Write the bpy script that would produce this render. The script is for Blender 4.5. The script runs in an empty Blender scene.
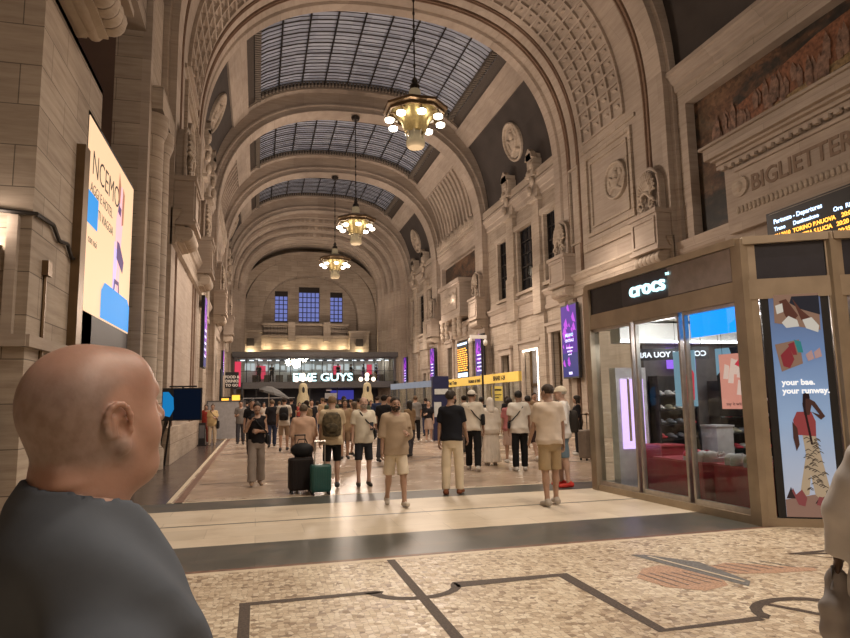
import bpy, math, random
import numpy as np
from mathutils import Vector, Matrix
random.seed(7)
S = bpy.context.scene
COL = S.collection
PI = math.pi
# ------------------------------------------------------------ materials
MAT = {}
def nt_new(name):
    m = bpy.data.materials.new(name); m.use_nodes = True
    nt = m.node_tree; nt.nodes.clear()
    out = nt.nodes.new('ShaderNodeOutputMaterial'); b = nt.nodes.new('ShaderNodeBsdfPrincipled')
    nt.links.new(b.outputs[0], out.inputs[0]); MAT[name] = m
    return m, nt, b
def N(nt, t, **k):
    n = nt.nodes.new(t)
    for a, v in k.items():
        if a.startswith('i_'):
            key = a[2:]; n.inputs[int(key) if key.isdigit() else key].default_value = v
        else: setattr(n, a, v)
    return n
def col(c): return (c[0], c[1], c[2], 1.0)
def ramp(nt, fac, stops):
    r = nt.nodes.new('ShaderNodeValToRGB'); e = r.color_ramp.elements
    while len(e) < len(stops): e.new(.5)
    for k, (p, c) in enumerate(stops): e[k].position = p; e[k].color = col(c)
    nt.links.new(fac, r.inputs[0]); return r
def flat(name, c, rough=.6, metal=0, var=.12, scale=8, bump=.0, spec=.5, emit=0, ecol=None):
    if name in MAT: return MAT[name]
    m, nt, b = nt_new(name)
    tc = N(nt, 'ShaderNodeTexCoord'); no = N(nt, 'ShaderNodeTexNoise', i_Scale=scale, i_Detail=4.0)
    nt.links.new(tc.outputs['Object'], no.inputs['Vector'])
    a = tuple(x*(1-var) for x in c); d = tuple(min(1, x*(1+var)) for x in c)
    r = ramp(nt, no.outputs[0], [(.3, a), (.7, d)])
    nt.links.new(r.outputs[0], b.inputs['Base Color'])
    b.inputs['Roughness'].default_value = rough; b.inputs['Metallic'].default_value = metal
    b.inputs['Specular IOR Level'].default_value = spec
    if bump:
        bp = N(nt, 'ShaderNodeBump', i_Strength=bump, i_Distance=.02)
        nt.links.new(no.outputs[0], bp.inputs['Height']); nt.links.new(bp.outputs[0], b.inputs['Normal'])
    if emit:
        b.inputs['Emission Color'].default_value = col(ecol or c); b.inputs['Emission Strength'].default_value = emit
    return m
def glow(name, c, e):
    if name in MAT: return MAT[name]
    m, nt, b = nt_new(name)
    b.inputs['Base Color'].default_value = col([x*.3 for x in c]); b.inputs['Roughness'].default_value = .5; b.inputs['Specular IOR Level'].default_value = .12
    b.inputs['Emission Color'].default_value = col(c); b.inputs['Emission Strength'].default_value = e
    return m
def glass(name, c=(.9, .95, .95), rough=.0, alpha=.18):
    if name in MAT: return MAT[name]
    m, nt, b = nt_new(name); out = [n for n in nt.nodes if n.type == 'OUTPUT_MATERIAL'][0]
    tr = N(nt, 'ShaderNodeBsdfTransparent'); tr.inputs[0].default_value = col(c)
    gl = N(nt, 'ShaderNodeBsdfGlossy'); gl.inputs['Roughness'].default_value = rough
    lw = N(nt, 'ShaderNodeLayerWeight', i_Blend=.5); pw = N(nt, 'ShaderNodeMath', operation='POWER'); nt.links.new(lw.outputs['Facing'], pw.inputs[0]); pw.inputs[1].default_value = 4
    fr = N(nt, 'ShaderNodeMapRange', i_3=.035, i_4=.5); nt.links.new(pw.outputs[0], fr.inputs[0]); mx = N(nt, 'ShaderNodeMixShader')
    nt.links.new(fr.outputs[0], mx.inputs[0]); nt.links.new(tr.outputs[0], mx.inputs[1]); nt.links.new(gl.outputs[0], mx.inputs[2])
    nt.links.new(mx.outputs[0], out.inputs[0]); nt.nodes.remove(b)
    return m
def stone(name, c1, c2, c3, bw=1.3, bh=.55, mortar=.35, stain=1.0, bump=.35, rough=.75):
    m, nt, b = nt_new(name)
    g = N(nt, 'ShaderNodeNewGeometry'); sx = N(nt, 'ShaderNodeSeparateXYZ'); nt.links.new(g.outputs['Position'], sx.inputs[0])
    ad = N(nt, 'ShaderNodeMath', operation='ADD'); nt.links.new(sx.outputs[0], ad.inputs[0]); nt.links.new(sx.outputs[1], ad.inputs[1])
    cb = N(nt, 'ShaderNodeCombineXYZ'); nt.links.new(ad.outputs[0], cb.inputs[0]); nt.links.new(sx.outputs[2], cb.inputs[1])
    br = N(nt, 'ShaderNodeTexBrick', i_Scale=1.0); br.inputs['Brick Width'].default_value = bw; br.inputs['Row Height'].default_value = bh
    br.inputs['Mortar Size'].default_value = .008; br.inputs['Mortar Smooth'].default_value = .4; br.inputs['Bias'].default_value = 0
    br.inputs['Color1'].default_value = col((1, 1, 1)); br.inputs['Color2'].default_value = col((.84, .83, .82)); br.inputs['Mortar'].default_value = col((mortar,)*3)
    nt.links.new(cb.outputs[0], br.inputs['Vector'])
    # travertine veins: stretched along the course
    mp = N(nt, 'ShaderNodeMapping'); mp.inputs['Scale'].default_value = (.6, .6, 7); nt.links.new(g.outputs['Position'], mp.inputs[0])
    v = N(nt, 'ShaderNodeTexNoise', i_Scale=1.6, i_Detail=6.0, i_Roughness=.65); nt.links.new(mp.outputs[0], v.inputs['Vector'])
    r = ramp(nt, v.outputs[0], [(.25, c1), (.5, c2), (.75, c3)])
    n2 = N(nt, 'ShaderNodeTexNoise', i_Scale=.35, i_Detail=5.0); nt.links.new(g.outputs['Position'], n2.inputs['Vector'])
    r2 = ramp(nt, n2.outputs[0], [(.3, (.62/stain if stain > 1 else .7,)*3), (.65, (1, 1, 1))])
    m1 = N(nt, 'ShaderNodeMix', data_type='RGBA', blend_type='MULTIPLY'); m1.inputs[0].default_value = 1
    nt.links.new(r.outputs[0], m1.inputs[6]); nt.links.new(br.outputs[0], m1.inputs[7])
    m2 = N(nt, 'ShaderNodeMix', data_type='RGBA', blend_type='MULTIPLY'); m2.inputs[0].default_value = .8
    nt.links.new(m1.outputs[2], m2.inputs[6]); nt.links.new(r2.outputs[0], m2.inputs[7])
    nt.links.new(m2.outputs[2], b.inputs['Base Color']); b.inputs['Roughness'].default_value = rough
    b.inputs['Specular IOR Level'].default_value = .3
    ml = N(nt, 'ShaderNodeMath', operation='MULTIPLY'); nt.links.new(v.outputs[0], ml.inputs[0]); ml.inputs[1].default_value = .5
    a2 = N(nt, 'ShaderNodeMath', operation='SUBTRACT'); nt.links.new(ml.outputs[0], a2.inputs[0]); nt.links.new(br.outputs['Fac'], a2.inputs[1])
    bp = N(nt, 'ShaderNodeBump', i_Strength=bump, i_Distance=.03); nt.links.new(a2.outputs[0], bp.inputs['Height']); nt.links.new(bp.outputs[0], b.inputs['Normal'])
    return m
STONE = stone('travertine_stone', (.33, .265, .21), (.46, .385, .31), (.55, .47, .39))
STONE2 = stone('smooth_vault_stone', (.38, .31, .255), (.46, .385, .32), (.53, .45, .38), bw=2.2, bh=1.1, mortar=.7, bump=.15)
CARVED = stone('carved_stone', (.36, .295, .235), (.5, .42, .34), (.6, .52, .43), bw=3, bh=3, mortar=.9, bump=.6)
DARKP = flat('dark_painted_plaster', (.055, .045, .04), .9, var=.2, scale=.8)
BRONZE = flat('bronze_metal', (.17, .115, .065), .38, .75, .15, 3)
BRONZE2 = flat('light_bronze_frame', (.4, .325, .24), .4, .4, .12, 3)
BLACK = flat('black_paint', (.012, .012, .014), .5)
IRON = flat('dark_iron', (.03, .025, .022), .5, .5)
BRASS = flat('old_brass', (.5, .4, .18), .35, .8, .2, 14)
CHARC = flat('charcoal_panel', (.028, .028, .04), .35)
WHITE = flat('white_paint', (.75, .73, .7), .5, var=.04)
GLASS = glass('clear_glass')
# ------------------------------------------------------------ mesh builder
class MB:
    def __init__(s): s.v = []; s.f = []; s.m = []; s.mi = 0
    def add(s, vs, fs, mi=None):
        k = len(s.v); s.v += [tuple(map(float, p)) for p in vs]
        for f in fs: s.f.append(tuple(i+k for i in f)); s.m.append(s.mi if mi is None else mi)
        return s
    def box(s, x0, x1, y0, y1, z0, z1, mi=None, bev=0):
        if x1 < x0: x0, x1 = x1, x0
        if y1 < y0: y0, y1 = y1, y0
        if z1 < z0: z0, z1 = z1, z0
        return s.add([(x, y, z) for z in (z0, z1) for y in (y0, y1) for x in (x0, x1)],
                     [(0, 2, 3, 1), (4, 5, 7, 6), (0, 1, 5, 4), (2, 6, 7, 3), (0, 4, 6, 2), (1, 3, 7, 5)], mi)
    def obox(s, c, ax, ay, az, mi=None):  # oriented box, half-extent vectors
        c, ax, ay, az = map(Vector, (c, ax, ay, az))
        return s.add([c+i*ax+j*ay+k*az for k in (-1, 1) for j in (-1, 1) for i in (-1, 1)],
                     [(0, 2, 3, 1), (4, 5, 7, 6), (0, 1, 5, 4), (2, 6, 7, 3), (0, 4, 6, 2), (1, 3, 7, 5)], mi)
    def tube(s, pts, r, n=8, mi=None, cap=True):
        pts = [Vector(p) for p in pts]; rs = r if isinstance(r, (list, tuple)) else [r]*len(pts); vs = []; fs = []
        for i, p in enumerate(pts):
            d = (pts[min(i+1, len(pts)-1)]-pts[max(i-1, 0)]).normalized()
            u = d.cross(Vector((0, 0, 1)) if abs(d.z) < .9 else Vector((1, 0, 0))).normalized(); w = d.cross(u)
            for k in range(n): vs.append(p+(u*math.cos(2*PI*k/n)+w*math.sin(2*PI*k/n))*rs[i])
        for i in range(len(pts)-1):
            for k in range(n): fs.append((i*n+k, (i+1)*n+k, (i+1)*n+(k+1) % n, i*n+(k+1) % n))
        if cap: fs += [tuple(range(n)), tuple(range(len(pts)*n-1, (len(pts)-1)*n-1, -1))]
        return s.add(vs, fs, mi)
    def lathe(s, prof, c=(0, 0, 0), n=16, mi=None, ax='z', sx=1, sy=1):
        vs = []; fs = []; L = len(prof)
        for r, z in prof:
            for k in range(n):
                a = 2*PI*k/n; p = (r*math.cos(a)*sx, r*math.sin(a)*sy, z)
                if ax == 'x': p = (p[2], p[0], p[1])
                if ax == 'y': p = (p[0], p[2], p[1])
                vs.append((p[0]+c[0], p[1]+c[1], p[2]+c[2]))
        for i in range(L-1):
            for k in range(n): fs.append((i*n+k, i*n+(k+1) % n, (i+1)*n+(k+1) % n, (i+1)*n+k))
        fs += [tuple(range(n-1, -1, -1)), tuple(range((L-1)*n, L*n))]
        return s.add(vs, fs, mi)
    def ell(s, c, r, n=10, m=7, mi=None):
        rx, ry, rz = r if isinstance(r, (list, tuple)) else (r,)*3
        vs = [(c[0], c[1], c[2]-rz)]; fs = []
        for i in range(1, m):
            t = -PI/2+PI*i/m
            for k in range(n): vs.append((c[0]+rx*math.cos(t)*math.cos(2*PI*k/n), c[1]+ry*math.cos(t)*math.sin(2*PI*k/n), c[2]+rz*math.sin(t)))
        vs.append((c[0], c[1], c[2]+rz)); T = len(vs)-1
        for k in range(n): fs.append((0, 1+(k+1) % n, 1+k)); fs.append((T, T-n+k, T-n+(k+1) % n))
        for i in range(m-2):
            for k in range(n): fs.append((1+i*n+k, 1+i*n+(k+1) % n, 1+(i+1)*n+(k+1) % n, 1+(i+1)*n+k))
        return s.add(vs, fs, mi)
    def prism(s, poly, o, u, w, d, mi=None):  # 2-D polygon in plane (u, w) from origin o, extruded along d
        o, u, w, d = map(Vector, (o, u, w, d)); n = len(poly)
        a = [o+u*p[0]+w*p[1] for p in poly]; b = [p+d for p in a]
        return s.add(a+b, [tuple(range(n-1, -1, -1)), tuple(range(n, 2*n))]+[(k, (k+1) % n, n+(k+1) % n, n+k) for k in range(n)], mi)
    def loft(s, rings, closed=True, cap=True, mi=None):
        n = len(rings[0]); vs = [p for r in rings for p in r]; fs = []
        for i in range(len(rings)-1):
            for k in range(n if closed else n-1): fs.append((i*n+k, i*n+(k+1) % n, (i+1)*n+(k+1) % n, (i+1)*n+k))
        if cap and closed: fs += [tuple(range(n-1, -1, -1)), tuple(range((len(rings)-1)*n, len(rings)*n))]
        return s.add(vs, fs, mi)
    def build(s, name, mats, parent=None, smooth=False, loc=None, world=False, fix=True):
        me = bpy.data.meshes.new(name)
        vs = s.v
        if world and parent is not None:
            L = parent.location; vs = [(a-L.x, b-L.y, c-L.z) for a, b, c in vs]
        me.from_pydata(vs, [], s.f)
        for m in (mats if isinstance(mats, (list, tuple)) else [mats]): me.materials.append(m)
        if len(me.materials) > 1: me.polygons.foreach_set('material_index', s.m)
        if fix:
            import bmesh
            bm = bmesh.new(); bm.from_mesh(me); bmesh.ops.recalc_face_normals(bm, faces=bm.faces); bm.to_mesh(me); bm.free()
        if smooth:
            me.polygons.foreach_set('use_smooth', [True]*len(me.polygons))
            me.set_sharp_from_angle(angle=math.radians(40))
        me.update(); return link(name, me, parent, loc)
def link(name, me, parent=None, loc=None):
    o = bpy.data.objects.new(name, me); COL.objects.link(o)
    if parent is not None: o.parent = parent
    if loc is not None: o.location = loc
    return o
def thing(name, label, cat, loc=(0, 0, 0), rz=0, group=None):
    o = bpy.data.objects.new(name, None); COL.objects.link(o); o.empty_display_size = .2
    o.location = loc; o.rotation_euler = (0, 0, rz); o['label'] = label; o['category'] = cat
    if group: o['group'] = group
    return o
def tag(o, label, cat, group=None):
    o['label'] = label; o['category'] = cat
    if group: o['group'] = group
    return o
def struct(o): o['kind'] = 'structure'; return o
def dup(root, loc, rz=None, label=None):
    r = root.copy(); COL.objects.link(r); r.location = loc
    if rz is not None: r.rotation_euler = (0, 0, rz)
    if label: r['label'] = label
    for ch in list(root.children):
        c = ch.copy(); COL.objects.link(c); c.parent = r
        for g in list(ch.children):
            d = g.copy(); COL.objects.link(d); d.parent = c
    return r
_tx = {}
def text(name, s, size, mat, parent=None, mtx=None, depth=.01, bold=0.0, align='LEFT', sx=1.0):
    cu = bpy.data.curves.new(name, 'FONT'); cu.body = s; cu.size = size; cu.extrude = depth/2; cu.offset = bold; cu.align_x = align; cu.resolution_u = 3
    t = bpy.data.objects.new('t', cu); COL.objects.link(t)
    bpy.context.view_layer.update()
    me = bpy.data.meshes.new_from_object(t.evaluated_get(bpy.context.evaluated_depsgraph_get()))
    bpy.data.objects.remove(t); bpy.data.curves.remove(cu)
    me.materials.clear(); me.materials.append(mat)
    me.name = name
    if sx != 1: me.transform(Matrix.Diagonal((sx, 1, 1, 1)))
    if mtx is not None: me.transform(mtx)
    return link(name, me, parent)
def frame_m(o, u, w):  # matrix taking text x->u, y->w
    u = Vector(u).normalized(); w = Vector(w).normalized(); n = u.cross(w)
    m = Matrix((u, w, n)).transposed().to_4x4(); m.translation = Vector(o); return m
# ------------------------------------------------------------ vault maths
XC, A, B, NN, Z0 = 5.75, 8.15, 7.7, 2.5, 12.0
XL, XR = XC-A, XC+A            # faces of the ribs
WL, WR = XL-.4, XR+.4          # faces of the walls
AV, BV, NV = 8.75, 8.95, 2.7   # vault behind the ribs
def P(t, o=0, a=A, b=B, n=NN, z0=Z0):
    c, s_ = math.cos(t), math.sin(t)
    return (XC-math.copysign(abs(c)**(2/n), c)*(a+o), z0+(b+o)*abs(s_)**(2/n))
def arc(o=0, a=A, b=B, n=NN, zb=0, K=40, z0=Z0):
    pts = [P(PI*i/K, o, a, b, n, z0) for i in range(K+1)]
    return [(pts[0][0], zb)]+pts+[(pts[-1][0], zb)]
def ring(mb, cs, a=A, b=B, n=NN, zb=0, K=40, z0=Z0, mi=None):
    """sweep a cross-section [(offset outward, Y)...] along the arch"""
    rows = [arc(o, a, b, n, zb, K, z0) for o, y in cs]
    R = [[(rows[j][i][0], cs[j][1], rows[j][i][1]) for j in range(len(cs))] for i in range(len(rows[0]))]
    return mb.loft(R, True, True, mi)
def vt(dx): return math.acos(min(1, abs(dx)/AV)**(NV/2)) if dx <= 0 else PI-math.acos(min(1, abs(dx)/AV)**(NV/2))
def V(t, y, o=0):
    x, z = P(t, o, AV, BV, NV); return (x, y, z)
def patch(mb, t0, t1, nt, y0, y1, o0, o1, mi=None):
    R = []
    for i in range(nt+1):
        t = t0+(t1-t0)*i/nt
        R.append([V(t, y0, o0), V(t, y1, o0), V(t, y1, o1), V(t, y0, o1)])
    return mb.loft(R, True, True, mi)
# ------------------------------------------------------------ floor
def floor_mats():
    out = []
    # tesserae
    m, nt, b = nt_new('mosaic_tesserae'); g = N(nt, 'ShaderNodeNewGeometry')
    vo = N(nt, 'ShaderNodeTexVoronoi', i_Scale=22.0); vo.inputs['Randomness'].default_value = .55
    ve = N(nt, 'ShaderNodeTexVoronoi', i_Scale=22.0, feature='DISTANCE_TO_EDGE'); ve.inputs['Randomness'].default_value = .55
    nt.links.new(g.outputs[0], vo.inputs['Vector']); nt.links.new(g.outputs[0], ve.inputs['Vector'])
    sp = N(nt, 'ShaderNodeSeparateColor'); nt.links.new(vo.outputs['Color'], sp.inputs[0])
    r = ramp(nt, sp.outputs[0], [(0, (.3, .22, .15)), (.12, (.52, .41, .29)), (.5, (.69, .58, .43)), (1, (.82, .73, .58))])
    e = ramp(nt, ve.outputs[0], [(0, (.5, .45, .4)), (.07, (1, 1, 1))])
    no = N(nt, 'ShaderNodeTexNoise', i_Scale=.9, i_Detail=5.0); nt.links.new(g.outputs[0], no.inputs['Vector'])
    n2 = ramp(nt, no.outputs[0], [(.3, (.78, .74, .7)), (.6, (1, 1, 1))])
    a = N(nt, 'ShaderNodeMix', data_type='RGBA', blend_type='MULTIPLY'); a.inputs[0].default_value = 1
    c = N(nt, 'ShaderNodeMix', data_type='RGBA', blend_type='MULTIPLY'); c.inputs[0].default_value = 1
    nt.links.new(r.outputs[0], a.inputs[6]); nt.links.new(e.outputs[0], a.inputs[7]); nt.links.new(a.outputs[2], c.inputs[6]); nt.links.new(n2.outputs[0], c.inputs[7])
    nt.links.new(c.outputs[2], b.inputs['Base Color'])
    rr = N(nt, 'ShaderNodeMapRange', i_3=.34, i_4=.6); nt.links.new(sp.outputs[1], rr.inputs[0]); nt.links.new(rr.outputs[0], b.inputs['Roughness'])
    out.append(m)
    def slab(name, cs, ro, sc=1.2, bw=1.2, bh=.6, mort=.75, rot=0):
        m, nt, b = nt_new(name); g = N(nt, 'ShaderNodeNewGeometry')
        mp = N(nt, 'ShaderNodeMapping'); mp.inputs['Rotation'].default_value = (0, 0, rot); nt.links.new(g.outputs[0], mp.inputs[0])
        no = N(nt, 'ShaderNodeTexNoise', i_Scale=sc, i_Detail=7.0, i_Roughness=.6); nt.links.new(g.outputs[0], no.inputs['Vector'])
        r = ramp(nt, no.outputs[0], [(.28, cs[0]), (.5, cs[1]), (.72, cs[2])])
        br = N(nt, 'ShaderNodeTexBrick', i_Scale=1.0); br.inputs['Brick Width'].default_value = bw; br.inputs['Row Height'].default_value = bh
        br.inputs['Mortar Size'].default_value = .006; br.inputs['Color1'].default_value = col((1,)*3); br.inputs['Color2'].default_value = col((.86,)*3); br.inputs['Mortar'].default_value = col((mort,)*3)
        nt.links.new(mp.outputs[0], br.inputs['Vector'])
        a = N(nt, 'ShaderNodeMix', data_type='RGBA', blend_type='MULTIPLY'); a.inputs[0].default_value = 1
        nt.links.new(r.outputs[0], a.inputs[6]); nt.links.new(br.outputs[0], a.inputs[7]); nt.links.new(a.outputs[2], b.inputs['Base Color'])
        rr = N(nt, 'ShaderNodeMapRange', i_3=ro, i_4=ro+.18); nt.links.new(no.outputs[0], rr.inputs[0]); nt.links.new(rr.outputs[0], b.inputs['Roughness'])
        return m
    out.append(slab('dark_green_marble', [(.05, .052, .046), (.09, .092, .08), (.17, .13, .1)], .27, 1.4))
    out.append(slab('cream_marble', [(.56, .46, .34), (.7, .6, .46), (.76, .67, .54)], .3))
    out.append(slab('rose_tan_floor_tiles', [(.34, .245, .18), (.48, .37, .28), (.58, .47, .37)], .17, .8, .45, .45, .7, PI/4))
    out.append(slab('dark_aisle_marble', [(.05, .035, .03), (.085, .062, .055), (.13, .09, .075)], .14, 1))
    out.append(flat('dark_brown_tesserae', (.075, .052, .038), .65, var=.5, scale=60))
    out.append(flat('pale_marble_line', (.66, .56, .42), .5))
    out.append(flat('salmon_tesserae', (.48, .3, .2), .55, var=.35, scale=50))
    out.append(flat('grey_blue_tesserae', (.17, .165, .16), .55, var=.35, scale=50))
    out.append(flat('red_brown_marble', (.2, .11, .075), .5, var=.3, scale=10))
    return out
FM = floor_mats()
def make_floor():
    mb = MB(); x0, x1 = WL-1.5, WR+1
    def q(xa, xb, ya, yb, mi, z=0): mb.box(xa, xb, ya, yb, z-.12 if z == 0 else 0, z, mi)
    q(x0-3, x1, -9, 6.66, 0); q(x0-3, x1, 6.66, 6.74, 6); q(x0-3, x1, 6.74, 6.82, 9); q(x0-3, x1, 6.82, 7.95, 1)
    q(x0-3, x1, 7.95, 9.28, 2); q(x0-3, x1, 9.28, 9.34, 1); q(x0-3, x1, 9.34, 10.62, 2); q(x0, x1, 10.62, 11.5, 1)
    q(x0, -1.42, 11.5, 76, 4); q(-1.42, x1, 11.5, 76, 3)
    T = .002
    q(-1.42, -1.34, 11.5, 70, 6, T); q(-1.3, -1.17, 11.5, 70, 9, T); q(-1.42, 12, 11.5, 11.56, 6, T)
    w = .042; zc = [0]
    def line(pts, mi=5, w=w, z=T):
        L = []; R = []; zc[0] += .00012; z = z+zc[0]
        for i, p in enumerate(pts):
            a = Vector(pts[max(i-1, 0)]); c = Vector(pts[min(i+1, len(pts)-1)]); d = (c-a).normalized(); n = Vector((-d.y, d.x)); p = Vector(p)
            s = 1.0
            if 0 < i < len(pts)-1:
                d1 = (p-a).normalized(); s = 1/max(.5, abs(d1.dot(d)))
            L.append(p+n*w*s); R.append(p-n*w*s)
        n = len(pts); vs = [(p.x, p.y, z) for p in L+R]
        mb.add(vs, [(i, n+i, n+i+1, i+1) for i in range(n-1)], mi)
    arc1 = [(1.34+.36*math.cos(t), 5.6+.27*math.sin(t)) for t in [PI+PI*k/10 for k in range(11)]]
    line([(-.07, 1.5), (-.07, 5.6)]); line([(-.115, 5.6), (1.0, 5.6)]+arc1+[(1.7, 5.6), (2.73, 5.6), (2.73, 4.1), (3.55, 4.1)])
    line([(1.34, 6.66), (1.34, 1.6)])
    arc2 = [(3.98+.38*math.cos(t), 4.12+.3*math.sin(t)) for t in [PI-PI*k/10 for k in range(11)]]
    line([(3.62, 4.1)]+arc2+[(5.2, 4.12)]); line([(3.82, 4.36), (4.35, 3.5)], w=.03)
    line([(6.6, 5.2), (5.27, 5.58), (6.0, 4.75)], w=.03); line([(5.27, 5.58), (7.5, 5.58)], w=.03)
    # inlaid bird: wings and body
    def poly(pts, mi, z): mb.add([(x, y, z) for x, y in pts], [tuple(range(len(pts)))], mi)
    poly([(3.3, 5.3), (3.38, 4.97), (3.62, 4.78), (3.9, 4.86), (4.02, 5.1), (3.95, 5.42), (3.75, 5.62), (3.52, 5.55)], 7, T)
    poly([(4.1, 5.42), (4.4, 5.5), (5.02, 5.08), (4.98, 5.0), (4.55, 5.05), (4.2, 5.14)], 7, T)
    poly([(3.72, 6.06), (3.86, 6.02), (4.18, 5.6), (4.16, 4.9), (4.04, 4.78), (3.9, 5.3)], 8, T+.001)
    for k in range(6):
        x = 4.1+.13*k; line([(x, 5.46), (x+.14, 5.16)], 8, .008, T+.001)
    for k in range(5): line([(3.4+.1*k, 5.42-.02*k), (3.48+.11*k, 4.96)], 8, .006, T+.001)
    line([(3.85, 5.95), (4.1, 4.9)], 6, .015, T+.002)
    # large diamonds of thin strips beyond the bands
    for y in range(14, 60, 8):
        line([(1, y), (5, y+4), (9, y), (5, y-4), (1, y)] if y > 15 else [(1, y), (5, y+4), (9, y)], 5, .04)
        line([(-1.1, y), (1, y)], 5, .03); line([(9, y), (13.5, y)], 5, .03)
    struct(mb.build('floor', FM))
make_floor()
# ------------------------------------------------------------ walls with openings
def wall_cells(mb, X0, X1, y0, y1, z0, z1, holes):
    ys = sorted(set([y0, y1]+[v for h in holes for v in h[:2]])); zs = sorted(set([z0, z1]+[v for h in holes for v in h[2:4]]))
    for i in range(len(ys)-1):
        run = None
        for j in range(len(zs)-1):
            yc, zc = (ys[i]+ys[i+1])/2, (zs[j]+zs[j+1])/2
            inh = any(h[0] < yc < h[1] and h[2] < zc < h[3] for h in holes)
            if not inh: run = [run[0], zs[j+1]] if run else [zs[j], zs[j+1]]
            if (inh or j == len(zs)-2) and run: mb.box(X0, X1, ys[i], ys[i+1], run[0], run[1]); run = None
AW = [(28.3, 29.6), (31.1, 33.1), (34.8, 36.2)]          # upper windows, bay with three windows
AW3 = [(51.6, 52.6), (54.4, 56.2), (58.0, 59.0)]
HR = [(9.0, 18.1, 6.95, 11.7)]+[(a, b, 7.55, 11.1) for a, b in AW+AW3]+[(40.4, 48.6, 7.1, 12.1)]
HR += [(28.2, 29.3, 0, 4.9), (30.9, 32.9, 0, 4.3), (34.9, 36.2, 0, 4.2), (42.6, 45.2, .9, 5.9), (40.6, 41.6, 0, 5.6), (46.2, 47.4, 0, 5.6), (53, 55, 0, 4)]
HL = [(12.1, 15.7, 0, 12.6), (8.9, 12.1, 7.3, 12.6)]+[(a, b, 7.55, 11.1) for a, b in AW+AW3]+[(40.4, 48.6, 7.1, 12.1)]
mb = MB(); wall_cells(mb, WR, WR+.6, -8, 76, 0, 13.2, HR); mb.box(WR+.75, WR+.95, -8, 76, 0, 13.2)
struct(mb.build('wall_right', [STONE]))
mb = MB(); wall_cells(mb, WL-.6, WL, 8.9, 76, 0, 13.2, HL); mb.box(WL-1.7, WL-1.5, 8.9, 76, 0, 13.2)
mb.box(-7.5, WL-.6, 8.9, 9.4, 0, 13.2)                     # the near pier turns away to the left
mb.box(-7.6, -7.4, -8, 9, 0, 13.2); BRP = flat('dark_brown_niche', (.12, .075, .055), .8, var=.25, scale=.7)  # recess walls coloured darker brown than the pier stone
mb.box(WL-1.5, WL-.6, 11.9, 12.1, 0, 7.3, 0); mb.box(WL-1.5, WL, 8.9, 12.1, 7.2, 7.3, 0); mb.box(WL-.6, WL-.5, 8.9, 12.1, 7.3, 13.2, 1); mb.box(WL-.6, -2.66, 8.8, 10.35, 7.3, 13.2, 0); mb.box(WL-1.5, WL-.6, 15.7, 15.9, 0, 13.2, 1); mb.box(WL-1.5, WL-1.4, 12.1, 15.7, 0, 13.2, 1)
struct(mb.build('wall_left', [STONE, BRP]))
mb = MB()
for k in range(9):
    a = PI*k/16; mb.box(WL-.6, WL+.06, 12.1, 12.1+1.9*(1-math.sin(a)), 10.6+1.9*math.sin(a)-.0, 10.6+1.9*math.sin(a)+.42)
    mb.box(WL-.6, WL+.06, 15.7-1.7*(1-math.sin(a)), 15.7, 10.6+1.9*math.sin(a), 10.6+1.9*math.sin(a)+.42)
mb.box(WL, WL+.2, 15.7, 16.0, 0, 12); struct(mb.build('trim_70', STONE2))
mb = MB()
for y in (16.6, 17.7): mb.lathe([(.5, 0), (.5, .5), (.42, .6), (.4, 8.2), (.5, 8.5), (.5, 8.8)], (WL+.02, y, 0), 20)
mb.box(WL-.05, WL+.45, 16.0, 18.3, 8.8, 9.4); struct(mb.build('trim_71', STONE, smooth=True))
mb = MB(); mb.box(-7.6, WR+.6, -8.4, -8, 0, 22); struct(mb.build('wall_back', [STONE]))
# dark window openings of the upper storey
IRONM = IRON; DGL = flat('night_window_glass', (.02, .022, .028), .15)
wn = [0]
def win(X, y0, y1, z0, z1, sgn, bars=2, mat=DGL, rows=5):
    wn[0] += 1
    mb = MB(); x = X+sgn*.14
    for yy in (y0+.04, y1-.04): mb.box(x-.05, x+.05, yy-.04, yy+.04, z0, z1)
    for k in range(1, bars+1): yy = y0+(y1-y0)*k/(bars+1); mb.box(x-.03, x+.03, yy-.02, yy+.02, z0, z1)
    for k in range(rows+1): zz = z0+(z1-z0)*k/rows; mb.box(x-.03, x+.03, y0, y1, max(z0, zz-.03), min(z1, zz+.03))
    f = struct(mb.build('window_%d' % wn[0], IRONM))
    mb = MB(); mb.box(x+.06*sgn, x+.1*sgn, y0, y1, z0, z1); mb.build('pane', mat, f)
for X, s in ((WR, 1), (WL, -1)):
    for a, b in AW+AW3: win(X, a, b, 7.55, 11.1, s)
# frames and surrounds on the right wall's ground floor
DOORM = flat('dark_door_backing', (.03, .025, .022), .4)  # also fills open doorways, its dark colour standing for their shade
dn = [0]
def door(y0, y1, z1, lit=None, pane=DOORM, z0=0):
    dn[0] += 1; mb = MB()
    for a, b in ((y0-.3, y0), (y1, y1+.3)): mb.box(WR-.12, WR+.05, a, b, 0, z1+.3)
    mb.box(WR-.16, WR+.05, y0-.35, y1+.35, z1, z1+.35); mb.box(WR-.24, WR+.05, y0-.45, y1+.45, z1+.35, z1+.5)
    d = struct(mb.build('door_%d' % dn[0], STONE2))
    mb = MB(); mb.box(WR+.4, WR+.46, y0, y1, 0, z1); mb.build('door_panel', pane, d)
    mb = MB(); mb.box(WR+.3, WR+.42, y0, y1, 2.3, 2.45)
    for k in (0, .5, 1): yy = y0+.05+(y1-y0-.1)*k; mb.box(WR+.3, WR+.42, yy-.05, yy+.05, 0, z1)
    mb.build('door_frame', BRONZE, d)
    if lit:
        mb = MB(); mb.box(WR-.13, WR-.02, y0+.02, y0+.1, .1, z1-.05); mb.box(WR-.13, WR-.02, y0+.1, y1, z1-.1, z1-.04)
        mb.build('light_strip', glow('warm_white_tube', (1, .85, .68), 9), d)
GREYG = flat('grey_lit_glass', (.3, .3, .32), .2)
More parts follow.
